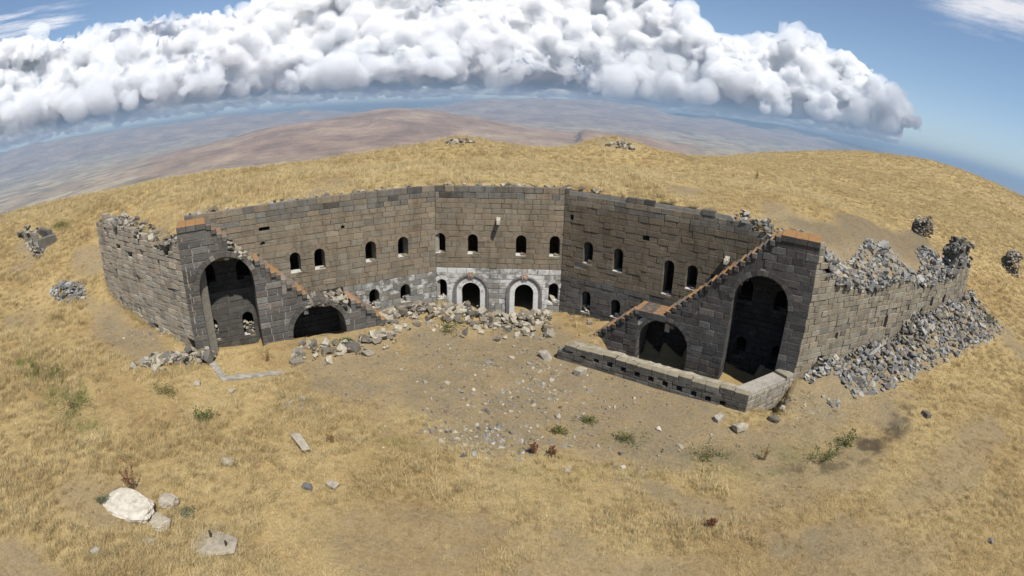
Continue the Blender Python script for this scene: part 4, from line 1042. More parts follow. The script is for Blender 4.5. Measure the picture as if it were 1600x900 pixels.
heap('arch_rubble', 'heap of squared tan blocks before the small left arch', scatter_area(170, f, (.14, .62), 5, 1.8), ['tanrock', 'tanrock', 'mixrock'], 5)
def f(rg):
    t = rg.random(); x = -16.4 - 3.4 * t + rg.gauss(0, .35); y = 22.6 - 2.0 * t + rg.gauss(0, .42)
    return x, y, gz(x, y) + .45 * rg.random() * (1 - t)
heap('corner_rubble', 'line of fallen grey blocks at the foot of the left corner', scatter_area(150, f, (.22, .6), 6, 1.4), ['mixrock', 'tanrock'], 6)
def f(rg):
    a = rg.uniform(0, 6.28); q = math.sqrt(rg.random()); x = -32.0 + 1.9 * q * math.cos(a); y = 26.1 + 1.2 * q * math.sin(a)
    return x, y, gz(x, y) + .55 * (1 - q) * rg.uniform(.6, 1)
heap('stone_pile', 'small blue grey pile of broken stone on the grass beyond the left outer wall', scatter_area(210, f, (.16, .42), 7), 'basalt', 7)
def f(rg):
    u = rg.uniform(.3, 9.8); w = rg.uniform(.0, 1.1); p = CL + _dv * u + _nv * w
    return p[0], p[1], lout_top(u) - .35 + rg.uniform(0, .35) + w * .25
heap('wall_rubble', 'crumbled pale stones along the broken top of the left outer wall', scatter_area(230, f, (.18, .46), 8), ['mixrock', 'tanrock', 'basalt'], 8)
def f(rg):
    u = rg.uniform(6.6, 9.1) if rg.random() < .72 else rg.uniform(11.75, 13.1); w = rg.uniform(.05, 1.6)
    p = PA + NL * 1.7 + DL * u - NL * w; z = float(np.interp(u, [4.3, 6.7, 9.0, 14.3], [.9, 3.0, 3.35, 8.25])) - .55 + rg.uniform(0, .42) - (.15 if 7.4 < u < 9 else 0)
    return p[0], p[1], z
heap('stair_rubble', 'pale stones lying on the broken landing and flight of the left staircase', scatter_area(230, f, (.16, .48), 9), ['tanrock', 'tanrock', 'mixrock'], 9)
def f(rg):
    u = rg.uniform(10.6, 14.2); w = rg.uniform(.0, 1.0); p = PB + DR * u - NR * w
    return p[0], p[1], rtop(u) - .05 + rg.uniform(0, .25) + w * .25
heap('wall_rubble', 'loose pale stones where the right courtyard wall has lost its cap', scatter_area(80, f, (.2, .5), 10), ['mixrock', 'basalt', 'tanrock'], 10)
def f(rg):
    u = rg.uniform(-15.4, 10.4); k = rg.random()
    p = (PA + DL * (-u) - NL * .25) if u < 0 else ((PA + np.array([u, .25])) if u < 8.1 else PB + DR * (u - 8.1) - NR * .25)
    p = p + np.array([rg.uniform(-.1, .1), rg.uniform(0, .25)]); return p[0], p[1], 8.55
heap('coping_stones', 'scattered coping stones along the grassy edge above the courtyard walls', scatter_area(150, f, (.14, .4), 11), ['mixrock', 'tanrock'], 11)
# stones in the lower windows
for W_, u, v, w_, n, lab in ((Wl, -12.5, 1.1, .6, 26, 'stones filling the lower window nearer the jamb inside the big left arch'), (Wl, -14.72, 1.2, .55, 28, 'stones filling the lower window at the outer side inside the big left arch'),
                             (Wl, -2.21, 1.23, .6, 10, 'few stones lying in the ground floor window beside the whitewashed wall'), (Wl, -4.35, 1.25, .6, 8, 'few stones lying in the ground floor window above the foot of the left stair'),
                             (Wm, .36, 1.05, .6, 5, 'stones on the sill of the small window beside the lettered doorway'), (Wr, 1.9, .75, .55, 12, 'stones in the ground floor window of the shaded right wall'), (Wm, 7.66, .97, .5, 1, 'block lying in the small window by the shaded corner')):
    def f(rg):
        p = W_.w2(u + rg.uniform(-w_ / 2, w_ / 2), .12 + rg.uniform(0, .45)); return p[0], p[1], v + rg.uniform(0, .06 + .026 * n)
    heap('window_stones', lab, scatter_area(n, f, (.16, .3) if n > 1 else (.55, .56), 12 + int(abs(u))), 'tanrock', 12 + n)
# cobbles of the old courtyard floor
def patch(name, lab, cx, cy, rx, ry, n, seed, mat, sz):
    def f(rg):
        a = rg.uniform(0, 6.28); q = math.sqrt(rg.random()) * rg.uniform(.6, 1.15); x = cx + rx * q * math.cos(a); y = cy + ry * q * math.sin(a); return x, y, gz(x, y)
    pts = [(x, y, z - s * .34, s) for x, y, z, s in scatter_area(n, f, sz, seed, 1.8)]
    heap(name, lab, pts, mat, seed, cat='paving stones')
patch('cobble_patch', 'sunken cobbles in the middle of the worn courtyard, by the red dock plant', -1.2, 18.9, 2.9, 1.35, 230, 31, ['basalt', 'mixrock', 'tanrock'], (.12, .36))
patch('cobble_patch', 'scatter of flat paving stones across the centre of the courtyard', .8, 22.6, 4.2, 2.0, 170, 32, ['mixrock', 'tanrock', 'basalt'], (.12, .42))
patch('cobble_patch', 'thin band of pale stones crossing the courtyard towards the loophole wall', .8, 25.6, 3.6, .7, 110, 33, ['tanrock', 'mixrock'], (.1, .32))
patch('cobble_patch', 'grey cobbles sunk in the grass in front of the left kerb', -9.5, 19.8, 1.5, .75, 130, 34, ['basalt', 'mixrock'], (.14, .36))
patch('cobble_patch', 'small stones strewn over bare earth below the left outer wall', -23.2, 23.9, 5.2, 1.1, 130, 35, ['tanrock', 'mixrock'], (.08, .26))
patch('cobble_patch', 'scattered stones on the bare ground between talus and loophole wall corner', 15.2, 20.7, 2.6, 1.2, 90, 36, ['tanrock', 'mixrock'], (.1, .34))
# single stones that lie about
SINGLES = [(3.76, 25.16, .62, 'tanrock', 'tan boulder on the bare earth just before the loophole wall'), (12.93, 19.85, .55, 'tanrock', 'upright pale block near the end of the loophole wall'),
           (10.83, 19.48, .75, 'tanrock', 'long squared block lying before the corner of the loophole wall'), (10.02, 20.41, .5, 'mixrock', 'brown pointed stone against the foot of the loophole wall'),
           (13.99, 20.93, .5, 'palerock', 'small white block beside the return wall'), (-6.53, 14.68, .5, 'palerock', 'pale lone rock in the straw at the middle foreground'),
           (-7.47, 14.39, .36, 'basalt', 'small grey rock next to the pale lone rock'), (19.55, 8.46, .34, 'basalt', 'dark lone stone in the straw of the near right corner'),
           (1.96, 27.0, .8, 'mixrock', 'flat grey block at the open end of the loophole wall'), (7.2, 31.9, .0, 'palerock', ''),
           (-7.81, 25.66, .7, 'palerock', 'whitish flat slab beyond the rubble of the small left arch'), (-15.58, 19.88, .42, 'palerock', 'little white stone standing in the grass below the left corner'),
           (5.0, 31.0, .4, 'palerock', 'pale lone stone at the foot of the shaded right wall'), (.9, 30.6, .7, 'tanrock', 'squared tan block lying before the right doorway'), (.1, 32.1, .65, 'palerock', 'pale rounded block leaning in the right doorway'), (-13.5, 20.0, .35, 'palerock', 'small pale stone just outside the kerb corner'), (-8.65, 17.05, 1.3, 'tanrock', 'flat buried stone slab in the straw in front of the cobbles'),
           (-11.3, 14.9, .6, 'palerock', 'half buried pale stone in the long straw at the left'), (22.6, 18.2, .5, 'mixrock', 'lone stone beside the scorched patch at the right')]
for k, (x, y, sz, mt, lab) in enumerate(SINGLES):
    if sz == 0: continue
    o = bpy.data.objects.new('loose_stone', rock_mesh('loose_stone', 300 + k, mt, .7, 22)); o.location = (x, y, gz(x, y) + sz * .2)
    o.scale = (sz * 1.15, sz * .85, sz * (.85 if sz < 1 else .22)) if sz < 1 else (sz * 1.2, sz * .45, sz * .2); o.rotation_euler = (rnd.uniform(-.2, .2), rnd.uniform(-.2, .2), rnd.uniform(0, 6.28)); link(o); tag(o, lab, 'stone')
for k in range(64):
    x = rnd.gauss(1.0, 5.5); y = rnd.uniform(16.5, 30); sz = .1 + .2 * rnd.random() ** 2
    if (np.array([x, y]) - LF) @ NR < 1.0 and x > 1.5 and y > 20: continue
    if y > 27.2 + (x + 10) * .5 and x < -4: continue
    o = bpy.data.objects.new('courtyard_stone', rnd.choice(rocks(rnd.choice(['tanrock', 'mixrock', 'palerock', 'basalt'])))); o.location = (x, y, gz(x, y) + sz * .12); o.scale = (sz * 1.2, sz, sz * .7); o.rotation_euler = (rnd.uniform(-.4, .4), rnd.uniform(-.4, .4), rnd.uniform(0, 6)); link(o)
    tag(o, 'fist sized stone lying loose on the courtyard earth', 'stone', 'small stones strewn over the courtyard')
# chalky boulders and flat slab in the left foreground
def boulder(name, lab, x, y, sx, sy, sz, mt, seed, sink=.25, npt=60, cat='boulder'):
    me = rock_mesh(name, seed, mt, 1.0, npt); o = bpy.data.objects.new(name, me); o.location = (x, y, gz(x, y) + sz * (.5 - sink)); o.scale = (sx, sy, sz); o.rotation_euler = (.06, -.08, rnd.uniform(-.3, .3)); link(o)
    bm = bmesh.new(); bm.from_mesh(me); bmesh.ops.subdivide_edges(bm, edges=bm.edges, cuts=3, use_grid_fill=True, smooth=.4)
    for v in bm.verts:
        n = float(fbm(np.array([v.co.x * 5 + seed]), np.array([v.co.y * 5 + v.co.z * 7]), seed, 4)[0]) - .5; v.co *= 1 + n * .32
    bm.to_mesh(me); bm.free(); tag(o, lab, cat); return o
boulder('chalk_boulder', 'big cream white boulder in the straw beside the red dock plant', -14.0, 10.85, 2.5, 1.5, .62, 'palerock', 401, .32)
boulder('chalk_boulder', 'smaller white boulder leaning beside the big cream boulder', -12.45, 11.75, .7, .55, .45, 'palerock', 402)
boulder('chalk_boulder', 'low crumbling cream stone in front of the big boulder', -12.4, 10.6, 1.3, .8, .3, 'palerock', 403, .35)
boulder('chalk_boulder', 'small cream stone alone between the big boulder and the slab', -12.2, 9.6, .45, .4, .22, 'palerock', 404, .3)
boulder('stone_slab', 'flat grey stone slab with two short stakes, left foreground', -9.9, 10.4, 2.7, 1.35, .30, 'palerock', 412, .3, npt=11, cat='slab')
boulder('grey_stone', 'bluish grey stone in the straw of the near left corner', -14.0, 8.2, .4, .35, .25, 'basalt', 406)
for x, y, lab in ((-9.95, 10.65, 'thin dark stake standing on the flat slab, nearer the boulder'), (-9.2, 10.4, 'short dark stake at the far corner of the flat slab')):
    n = 7; v = []; f_ = []
    for j, (zz, rr_) in enumerate(((0, .05), (.22, .042), (.40, .045), (.44, .015))):
        for i in range(n): v.append((rr_ * math.cos(6.283 * i / n) + .03 * j, rr_ * math.sin(6.283 * i / n), zz))
    for j in range(3): f_ += [(j * n + i, j * n + (i + 1) % n, (j + 1) * n + (i + 1) % n, (j + 1) * n + i) for i in range(n)]
    f_.append(tuple(range(3 * n, 4 * n)))
    o = mesh_obj('wooden_stake', v, f_, MAT['wood'], None, None, (x, y, gz(x, y) + .1)); tag(o, lab, 'stake')
# kerb of the vanished fore-wall at the left
def kerb(pts, name, lab, w=.42, h=.07):
    v = []; f_ = []; n = 0
    P = []
    for i in range(len(pts) - 1):
        for k in range(14): P.append(np.array(pts[i]) + (np.array(pts[i + 1]) - np.array(pts[i])) * k / 14)
    P.append(np.array(pts[-1])); rg = random.Random(8)
    for i, p in enumerate(P):
        d = P[min(i + 1, len(P) - 1)] - P[max(i - 1, 0)]; d = d / np.linalg.norm(d); q = np.array([-d[1], d[0]]) * w / 2
        for sgn, dz in ((1, -.25), (1, h), (.3, h + .03), (-.4, h + .02), (-1, h), (-1, -.25)):
            r_ = p + q * sgn * rg.uniform(.65, 1.25); v.append((r_[0], r_[1], gz(*p) + dz + rg.uniform(-.05, .04)))
    for i in range(len(P) - 1):
        for k in range(5): f_.append((i * 6 + k, i * 6 + k + 1, (i + 1) * 6 + k + 1, (i + 1) * 6 + k))
    f_ += [tuple(range(6)), tuple(range(len(v) - 1, len(v) - 7, -1))]
    o = mesh_obj(name, v, f_, MAT['plaster']); bm = bmesh.new(); bm.from_mesh(o.data); bmesh.ops.recalc_face_normals(bm, faces=bm.faces); bm.to_mesh(o.data); bm.free(); tag(o, lab, 'kerb')
kerb([(-16.1, 22.3), (-14.5, 20.95), (-11.7, 22.6)], 'stone_kerb', 'bent line of pale kerb before the big left arch')

# ------------------------------------------------------------------ small ruins on the hill
def mini_ruin(name, lab, x, y, z, rz, wid, hgt, seed, arch=True, mats=('mixrock', 'tanrock')):
    rg = random.Random(seed); d = (math.cos(rz), math.sin(rz)); W = Wall(name, lab, (x, y), d, 'ruin')
    c = lambda u, v, q: jitc(pick(q, [(.6, (.24, .22, .185)), (.4, (.32, .295, .25))]), q, .2)
    op = dict(u=0, v0=z - .6, vt=z + .62 * hgt, w=wid * .42, rise=wid * .21, ring=.2)
    if not arch: op = dict(u=-wid * .12, v0=z - .6, vt=z + hgt * 2, w=wid * .16, rise=0, arch=False)
    tp = lambda u: z + hgt * (1 - .75 * (abs(u) / (wid / 2)) ** 2 + .22 * math.sin(u * 5 + seed)) if arch else z + hgt * (.62 + .4 * math.sin(u * 2.1 + seed))
    W.courses(-wid / 2, wid / 2, z - .6, tp, [op], c, (.2, .3), (.25, .55), .015, .5, .06, seed=seed, ragged=.15, jit=.02)
    if arch: W.voussoirs(op, 7, c, .5, .02, seed)
    for u, v, s_ in [(rg.uniform(-wid * .7, wid * .7), rg.uniform(-.5, .5), rg.uniform(.18, .42)) for _ in range(150)]:
        p = W.w2(u, v + .2); sz_ = surf_z(*p); zz = max(sz_, (tp(u) if abs(u) < wid / 2 and v > -.1 else -9))
        if abs(u) > wid * .28 and v < .2: zz = sz_ + rg.random() * hgt * .75 * max(0, 1 - (abs(u) - wid * .28) / (wid * .45))
        o = bpy.data.objects.new('stone', rg.choice(rocks(rg.choice(mats)))); o.location = (u, v + .2, zz + s_ * .15); o.scale = (s_ * 1.2, s_, s_ * .8); o.rotation_euler = (rg.uniform(-.5, .5), rg.uniform(-.5, .5), rg.uniform(0, 6)); link(o, W.root)
    # low side walls running back into the hill and a back slab coloured dark for the vault's shade
    for sg in (-1, 1):
        W.core([(sg * wid * .5 - .2, z - .7), (sg * wid * .5 + .2, z - .7), (sg * wid * .5 + .2, z + hgt * .45), (sg * wid * .5 - .2, z + hgt * .5)], [], .3, 2.2, (.15, .14, .12), 'side_wall')
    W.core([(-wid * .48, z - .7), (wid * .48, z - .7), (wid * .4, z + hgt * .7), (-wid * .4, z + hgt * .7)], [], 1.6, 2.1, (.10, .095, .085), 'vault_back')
    W.finish()
def vault_mound(name, lab, x, y, z, rz, rad, seed):
    # a collapsed rubble vault: stones heaped in a rough half ring round a dark opening
    rg = random.Random(seed); W = Wall(name, lab, (x, y), (math.cos(rz), math.sin(rz)), 'ruin')
    for k in range(230):
        th = rg.uniform(-.15, math.pi + .15); r_ = rad * rg.uniform(.66, 1.05 + .18 * math.sin(th * 3 + seed)); yy = rg.uniform(-.1, 1.4); s_ = rg.uniform(.16, .40)
        u = r_ * math.cos(th) * 1.1; p = W.w2(u, yy); zz = max(z + r_ * math.sin(th) * (1.05 - .12 * yy), surf_z(*p) - .05)
        if abs(u) > rad * .45 and rg.random() < .3: zz = surf_z(*p) + .05
        o = bpy.data.objects.new('stone', rg.choice(rocks(rg.choice(('mixrock', 'tanrock'))))); o.location = (u, yy, zz); o.scale = (s_ * 1.3, s_, s_ * .8); o.rotation_euler = (rg.uniform(-.5, .5), rg.uniform(-.5, .5), rg.uniform(0, 6)); link(o, W.root)
    W.core([(-rad * .8, z - .8), (rad * .8, z - .8), (rad * .6, z + rad * .6), (0, z + rad * .85), (-rad * .6, z + rad * .6)], [], 1.1, 1.6, (.10, .095, .085), 'vault_back')  # back slab coloured dark so the opening reads as shade
    W.finish()
vault_mound('vault_ruin', 'small broken stone vault with dark arch on the slope above the right outer wall', 35.0, 34.0, 6.95, .55, 1.55, 3)
mini_ruin('wall_ruin', 'low broken stone walls on the grassy slope beyond the left outer wall', -41.2, 29.6, 5.7, -.35, 4.6, 1.6, 4, False)
vault_mound('vault_ruin', 'dark broken stone vault half hidden in the slope at the right edge', 48.8, 32.0, 5.5, .7, 1.7, 6)
for x, y, lab, sd in ((-5.6, 55.4, 'little grey stone pile on the left mound of the crest', 51), (10.7, 53.8, 'pale stone pile in a hollow of the right mound of the crest', 52), (-27.5, 38.5, 'few pale stones on the crest above the left outer wall', 53)):
    def f(rg):
        a = rg.uniform(0, 6.28); q = math.sqrt(rg.random()); px, py = x + 1.5 * q * math.cos(a), y + .9 * q * math.sin(a); return px, py, surf_z(px, py) + .25 * (1 - q)
    heap('stone_pile', lab, scatter_area(46, f, (.18, .5), sd), ['tanrock', 'mixrock'], sd)
# the white blocks beyond the crest
p = (-900 * math.sin(R(11.7)) * 5, 900 * math.cos(R(11.7)) * 5)
root = empty('white_house', (p[0], p[1], float(far_z(np.array([p[0]]), np.array([p[1]]))[0])), .3); tag(root, 'tiny white houses on the plain just above the crest', 'house')
for k, (dx, w_, h_) in enumerate(((-22, 16, 13), (0, 24, 20), (24, 14, 12))):
    h0 = 13.5 - 4590 * math.tan(R(4.95)) - root.location.z
    v = [(dx - w_ / 2, -6, -40), (dx + w_ / 2, -6, -40), (dx + w_ / 2, 6, -40), (dx - w_ / 2, 6, -40), (dx - w_ / 2, -6, h0 + h_), (dx + w_ / 2, -6, h0 + h_), (dx + w_ / 2, 6, h0 + h_), (dx - w_ / 2, 6, h0 + h_), (dx - w_ / 2, 0, h0 + h_ + 5), (dx + w_ / 2, 0, h0 + h_ + 5)]
    mesh_obj('house_body', v, [(0, 1, 5, 4), (1, 2, 6, 9, 5), (2, 3, 7, 6), (3, 0, 4, 8, 7), (4, 5, 9, 8), (6, 7, 8, 9)], MAT['white'], root)

# ------------------------------------------------------------------ plants
def plant(name, lab, x, y, kind, size, seed, cat='plant'):
    rg = random.Random(seed); z = surf_z(x, y); root = empty(name, (x, y, z)); tag(root, lab, cat)
    SV, SF, LV, LF_ = [], [], [], []
    def stemq(a, b, r0, r1):
        n = 4; bb = len(SV); d = (b - a).normalized(); s_ = d.orthogonal().normalized(); t_ = d.cross(s_)
        for P_, r_ in ((a, r0), (b, r1)):
            for i in range(n): SV.append(tuple(P_ + (s_ * math.cos(6.283 * i / n) + t_ * math.sin(6.283 * i / n)) * r_))
        for i in range(n): SF.append((bb + i, bb + (i + 1) % n, bb + n + (i + 1) % n, bb + n + i))
    def leaf(c, l, w, up):
        d = Vector((rg.gauss(0, 1), rg.gauss(0, 1), rg.gauss(up, .6))).normalized(); s_ = d.cross(Vector((rg.gauss(0, 1), rg.gauss(0, 1), .3))).normalized(); b = len(LV)
        LV.extend([tuple(c - s_ * w * .15), tuple(c + d * l * .5 - s_ * w * .5), tuple(c + d * l), tuple(c + d * l * .5 + s_ * w * .5)]); LF_.append((b, b + 1, b + 2, b + 3))
    if kind in ('dock', 'dryweed'):
        for k in range(int(11)):
            a = rg.uniform(0, 6.28); ln = size * rg.uniform(.6, 1.0); tilt = rg.uniform(.05, .5)
            top = Vector((math.cos(a) * tilt * ln - .12 * ln, math.sin(a) * tilt * ln, ln)); base = Vector((rg.gauss(0, .06), rg.gauss(0, .06), 0))
            stemq(base, top, .012, .006)
            for q in range(26 if kind == 'dock' else 9):
                t = rg.uniform(.4, 1.0); leaf(base.lerp(top, t) + Vector((rg.gauss(0, .025), rg.gauss(0, .025), 0)), .07, .05, .6)
    else:
        n = int(260 * max(1, size)); 
        for k in range(9):
            a = rg.uniform(0, 6.28); stemq(Vector((0, 0, 0)), Vector((math.cos(a) * size * .4, math.sin(a) * size * .35, size * rg.uniform(.3, .5))), .012, .005)
        cl = [(rg.gauss(0, size * .33), rg.gauss(0, size * .22), size * rg.uniform(.08, .5) * (1.2 if kind == 'bush' else .6)) for _ in range(14)]
        for k in range(n):
            c = rg.choice(cl); q = Vector((c[0] + rg.gauss(0, size * .11), c[1] + rg.gauss(0, size * .10), max(.02, c[2] + rg.gauss(0, size * .09)))); leaf(q, rg.uniform(.07, .15) * (1.2 if kind == 'bush' else 1), rg.uniform(.03, .06), .7)
    mesh_obj('stems', SV, SF, MAT['stem'], root)
    o = mesh_obj('seed_heads' if kind in ('dock', 'dryweed') else 'leaves', LV, LF_, MAT[{'dock': 'dock', 'dryweed': 'dryweed', 'bush': 'leaf', 'olive': 'olive', 'sage': 'sage'}[kind]], root); o['kind'] = 'stuff'
PL = [('dock_plant', 'tall red brown dock plant behind the big cream boulder', -14.3, 11.75, 'dock', 1.25, 1), ('dock_plant', 'red brown dock plant at the edge of the sunken cobbles', 1.1, 18.0, 'dock', .65, 2), ('dock_plant', 'low red dock stems right of the sunken cobbles', 1.9, 17.8, 'dock', .55, 3),
      ('dock_plant', 'single small dark red dock stem in the near straw', 7.34, 13.0, 'dock', .5, 4), ('dock_plant', 'tall dry brown stem between the green weeds and the loophole wall corner', 11.1, 16.9, 'dryweed', .8, 5), ('dock_plant', 'dry brown weeds inside the big left arch', -13.0, 23.4, 'dryweed', .7, 15), ('dock_plant', 'rusty dry weeds beside the flat buried slab', -7.4, 17.6, 'dryweed', .6, 16),
      ('green_bush', 'round green bush among the rubble before the doorways', -3.6, 29.5, 'bush', 1.0, 6), ('green_bush', 'dark green shrub in the straw below the left kerb', -13.6, 17.3, 'bush', 1.0, 7), ('green_bush', 'yellow green low shrub near the left corner rubble', -16.9, 18.5, 'olive', 1.2, 8),
      ('green_bush', 'bright green shrub at the edge of the scorched patch', 15.9, 17.1, 'bush', 1.05, 9), ('green_weeds', 'green weeds on the bare ground in front of the loophole wall', 5.1, 19.1, 'olive', 1.1, 10), ('green_weeds', 'low green weeds left of the tall dry stem', 8.6, 17.5, 'olive', 1.3, 11),
      ('green_weeds', 'flat green weeds along the edge of the dark scorched earth', 14.0, 16.2, 'bush', 1.1, 12), ('sage_plant', 'grey green rosette plant beside the smaller white boulder', -11.5, 11.5, 'sage', .65, 13), ('sage_plant', 'grey green rosette plant at the left end of the big cream boulder', -15.3, 10.6, 'sage', .5, 14),
      ('green_weeds', 'pale green weeds on the slope at the left edge', -21.0, 15.2, 'olive', 1.7, 17), ('green_weeds', 'pale green grass clump higher on the slope at the left edge', -24.8, 17.0, 'olive', 1.6, 18), ('green_bush', 'olive shrub on the slope above the small pile of broken stone', -39.5, 33.0, 'olive', 1.6, 19), ('green_bush', 'olive brown shrub at the top end of the long rubble spill', 37.6, 26.4, 'olive', 1.3, 20),
      ('green_weeds', 'tuft of green weeds on the slope foot inside the small left arch', -9.3, 26.3, 'bush', .6, 21), ('green_weeds', 'dark green weeds behind the loophole wall corner', 12.2, 23.0, 'bush', .9, 22)]
PL += [('low_shrub', 'broad low brown shrub on the hilltop right of the courtyard', 23.0, 47.2, 'dryweed', 1.0, 31), ('green_weeds', 'sparse green weeds in the courtyard left of the loophole wall', 3.6, 20.6, 'olive', .9, 32), ('green_weeds', 'small green weeds beside the sunken cobbles', 2.2, 19.6, 'olive', .8, 33)]
for a in PL: plant(*a[:2], *a[2:])

# ------------------------------------------------------------------ grit and pebbles trodden into the courtyard
def grit():
    rg = random.Random(77); V, F = [], []; n = 2300
    X = np.array([rg.gauss(0.5, 6.0) for _ in range(n)]); Y = np.array([rg.uniform(15.5, 31) for _ in range(n)])
    so, gr_, dk, ru_ = masks(X, Y); Z = ground_z(X, Y); src = rocks('mixrock')
    for i in range(n):
        if rg.random() > so[i] * 1.1 or vn(X[i] / 1.7, Y[i] / 1.7, 9) < .38: continue
        if X[i] < -4 and Y[i] > 27.2 + (X[i] + 10) * .5: continue
        me = rg.choice(src); s_ = .04 + .12 * rg.random() ** 2.2
        M = Matrix.LocRotScale(Vector((X[i], Y[i], Z[i] + s_ * .1)), Quaternion((rg.random(), rg.random() * .3, rg.random() * .3, rg.random())).normalized(), Vector((s_ * 1.2, s_, s_ * .7))); b = len(V)
        V += [tuple(M @ v.co) for v in me.vertices]; F += [tuple(b + k for k in p.vertices) for p in me.polygons]
    o = mesh_obj('gravel', V, F, MAT['mixrock']); tag(o, 'fine gravel trodden into the courtyard earth', 'gravel', None, 'stuff')
grit()

# ------------------------------------------------------------------ dry grass
def tuft_mesh(name, seed, nb, h, spread, width, lean, mat):
    rg = random.Random(seed); V, F = [], []
    for k in range(nb):
        a = rg.uniform(0, 6.283); q = spread * math.sqrt(rg.random()); x, y = q * math.cos(a), q * math.sin(a)
        hh = h * rg.uniform(.5, 1.1); la = rg.uniform(0, 6.283); lf = lean * rg.uniform(.2, 1.2)
        dx, dy = math.cos(la) * hh * lf + .25 * lean * hh, math.sin(la) * hh * lf
        wx, wy = -math.sin(la + rg.uniform(-1, 1)) * width, math.cos(la) * width; b = len(V)
        V += [(x - wx, y - wy, -.02), (x + wx, y + wy, -.02), (x + dx * .4 - wx * .8, y + dy * .4 - wy * .8, hh * .6), (x + dx * .4 + wx * .8, y + dy * .4 + wy * .8, hh * .6), (x + dx, y + dy, hh * (1 - .22 * lf))]
        F += [(b, b + 1, b + 3, b + 2), (b + 2, b + 3, b + 4)]
    me = bpy.data.meshes.new(name); me.from_pydata(V, [], F); me.materials.append(MAT[mat]); me.update(); return me
def grass_object(name, label, P, scale, rot, idx, tint, meshes):
    col = bpy.data.collections.new(name + '_kinds')
    for k, me in enumerate(meshes): col.objects.link(bpy.data.objects.new('%s_tuft_%02d' % (name, k), me))
    me = bpy.data.meshes.new(name); me.vertices.add(len(P)); me.vertices.foreach_set('co', P.astype(np.float32).ravel())
    for k, a in (('gscale', scale), ('grot', rot), ('tint', tint)):
        at = me.attributes.new(k, 'FLOAT', 'POINT'); at.data.foreach_set('value', a.astype(np.float32))
    at = me.attributes.new('gidx', 'INT', 'POINT'); at.data.foreach_set('value', idx.astype(np.int32))
    g = bpy.data.node_groups.new(name, 'GeometryNodeTree')
    g.interface.new_socket('Geometry', in_out='INPUT', socket_type='NodeSocketGeometry'); g.interface.new_socket('Geometry', in_out='OUTPUT', socket_type='NodeSocketGeometry')
    gi = g.nodes.new('NodeGroupInput'); go = g.nodes.new('NodeGroupOutput')
    def at_(nm, t='FLOAT'):
        a = g.nodes.new('GeometryNodeInputNamedAttribute'); a.data_type = t; a.inputs['Name'].default_value = nm; return [o_ for o_ in a.outputs if o_.enabled][0]
    mp = g.nodes.new('GeometryNodeMeshToPoints'); ip = g.nodes.new('GeometryNodeInstanceOnPoints'); ci = g.nodes.new('GeometryNodeCollectionInfo')
    ci.inputs['Collection'].default_value = col; ci.inputs['Separate Children'].default_value = True; ci.inputs['Reset Children'].default_value = True
    ip.inputs['Pick Instance'].default_value = True
    cx = g.nodes.new('ShaderNodeCombineXYZ'); g.links.new(at_('grot'), cx.inputs[2])
    g.links.new(gi.outputs[0], mp.inputs['Mesh']); g.links.new(mp.outputs[0], ip.inputs['Points']); g.links.new(ci.outputs[0], ip.inputs['Instance'])
    g.links.new(at_('gidx', 'INT'), ip.inputs['Instance Index']); g.links.new(cx.outputs[0], ip.inputs['Rotation']); g.links.new(at_('gscale'), ip.inputs['Scale']); g.links.new(ip.outputs[0], go.inputs[0])
    o = bpy.data.objects.new(name, me); link(o); md = o.modifiers.new('tufts', 'NODES'); md.node_group = g
    me.materials.append(MAT['grass'])
    tag(o, label, 'grass', None, 'stuff'); return o
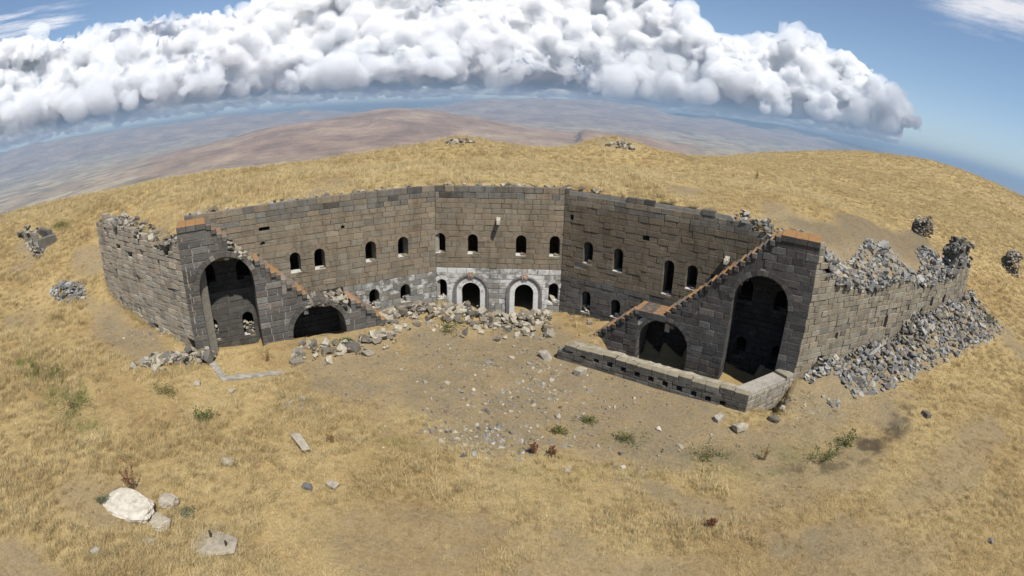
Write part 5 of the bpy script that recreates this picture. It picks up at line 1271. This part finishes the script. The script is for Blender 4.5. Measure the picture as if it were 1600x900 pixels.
def build_grass():
    rg = np.random.default_rng(11)
    PX, PY, SC_ = [], [], []
    for r0, r1, dens, sc in ((3.5, 16, 46, 1.0), (16, 26, 30, 1.1), (26, 42, 15, 1.35), (42, 68, 15, 1.4), (68, 110, 6, 1.9), (110, 190, 2.0, 2.7)):
        az = 88. if r0 < 20 else (74. if r0 < 40 else 64.); A_ = math.pi * (r1 * r1 - r0 * r0) * 2 * az / 360.; n = int(A_ * dens)
        a = np.radians(rg.uniform(-az, az, n)); r = np.sqrt(rg.uniform(r0 * r0, r1 * r1, n))
        PX.append(r * np.sin(a)); PY.append(r * np.cos(a)); SC_.append(np.full(n, sc))
    X = np.concatenate(PX); Y = np.concatenate(PY); S = np.concatenate(SC_); r = np.hypot(X, Y)
    soil, green, dark, rust = masks(X, Y)
    ins = inside(X, Y)
    keep = rg.uniform(size=len(X)) > np.clip(soil * .85, 0, .62)
    keep &= rg.uniform(size=len(X)) > dark * .9
    # nothing grows where masonry stands
    def strip(o, d, n, u0, u1, w0, w1):
        u = (X - o[0]) * d[0] + (Y - o[1]) * d[1]; w = (X - o[0]) * n[0] + (Y - o[1]) * n[1]; return (u > u0) & (u < u1) & (w > w0) & (w < w1)
    keep &= ~(strip(PA, DL, NL, 4.2, 16.5, -.1, 1.85) | strip(PB, DR, NR, 3.0, 16.2, -.1, 1.85) | strip(LF, DR, -NR, -.1, 11.2, -.1, 1.1) | strip(c0, dd, np.array([-dd[1], dd[0]]), 0, ll, -.1, 1.05))
    keep &= ~(strip(PA, np.array([1., 0]), np.array([0, 1.]), -.2, 8.3, -.12, .02) | (ins & (edged(X, Y, WALL_EDGES) < .28)) | (~ins & (edged(X, Y, WALL_EDGES) < .15)))
    keep &= ~(strip(CR, _du, -_nu, .5, 22.5, -.3, 2.6) | strip(CR, _du, -_nu, 8, 23, 0, 3.6) | strip(CR, _du, -_nu, .7, 18.8, -2.0, 0))
    X, Y, S, ins, soil, green, rust, r = (q[keep] for q in (X, Y, S, ins, soil, green, rust, r))
    Z = np.where(ins, roof_z(X, Y) + .03, ground_z(X, Y))
    tall = sst(.45, .62, fbm(X / 3.3, Y / 3.3, 121, 4)); tall = np.maximum(tall, .9 * sst(-7, -15, X) * sst(.35, .55, fbm(X / 2.5, Y / 2.5, 122, 3)))
    tall = np.maximum(tall, .8 * sst(4.5, 1.0, np.abs(Y - 14.8)) * sst(9, 6, np.abs(X - 0)) * sst(.3, .5, fbm(X / 1.7, Y / 1.7, 123, 3)))
    tall = np.maximum(tall, .55 * np.where(ins | (Y > 38), 1, 0))
    tall = tall * (1 - soil) * np.where(X > 9, .35, 1) * np.where(ins | (r > 40), .8, 1)
    is_t = rg.uniform(size=len(X)) < tall * .75
    idx = np.where(is_t, rg.integers(4, 8, len(X)), rg.integers(0, 4, len(X)))
    tn = fbm(X / 2.0, Y / 2.0, 131, 4); 
    tint = np.clip(.20 + .62 * tn + rg.normal(0, .09, len(X)) - .26 * rust * (1 - is_t) - .22 * soil + .08 * ins + .30 * (fbm(X / 7., Y / 3.2, 151, 3) - .5), 0, .78)
    gr = rg.uniform(size=len(X)) < green * .62; tint = np.where(gr, rg.uniform(.86, 1.0, len(X)), tint)
    sc = S * rg.uniform(.7, 1.25, len(X)) * np.where(is_t, .75 + .4 * tall, 1.0) * (1 - .45 * soil)
    M = [tuft_mesh('short_grass', k, 30, .075, .16, .0052, 1.5, 'grass') for k in range(4)] + [tuft_mesh('tall_grass', 10 + k, 30, .28, .14, .0046, 1.0, 'grass') for k in range(4)]
    P = np.stack([X, Y, Z], 1)
    grass_object('dry_grass', 'short dry straw coloured grass covering the hill', P, sc, rg.uniform(0, 6.283, len(X)) * .35 + .2, idx, tint, M)
    return len(X)
NG = build_grass(); print('grass tufts', NG)
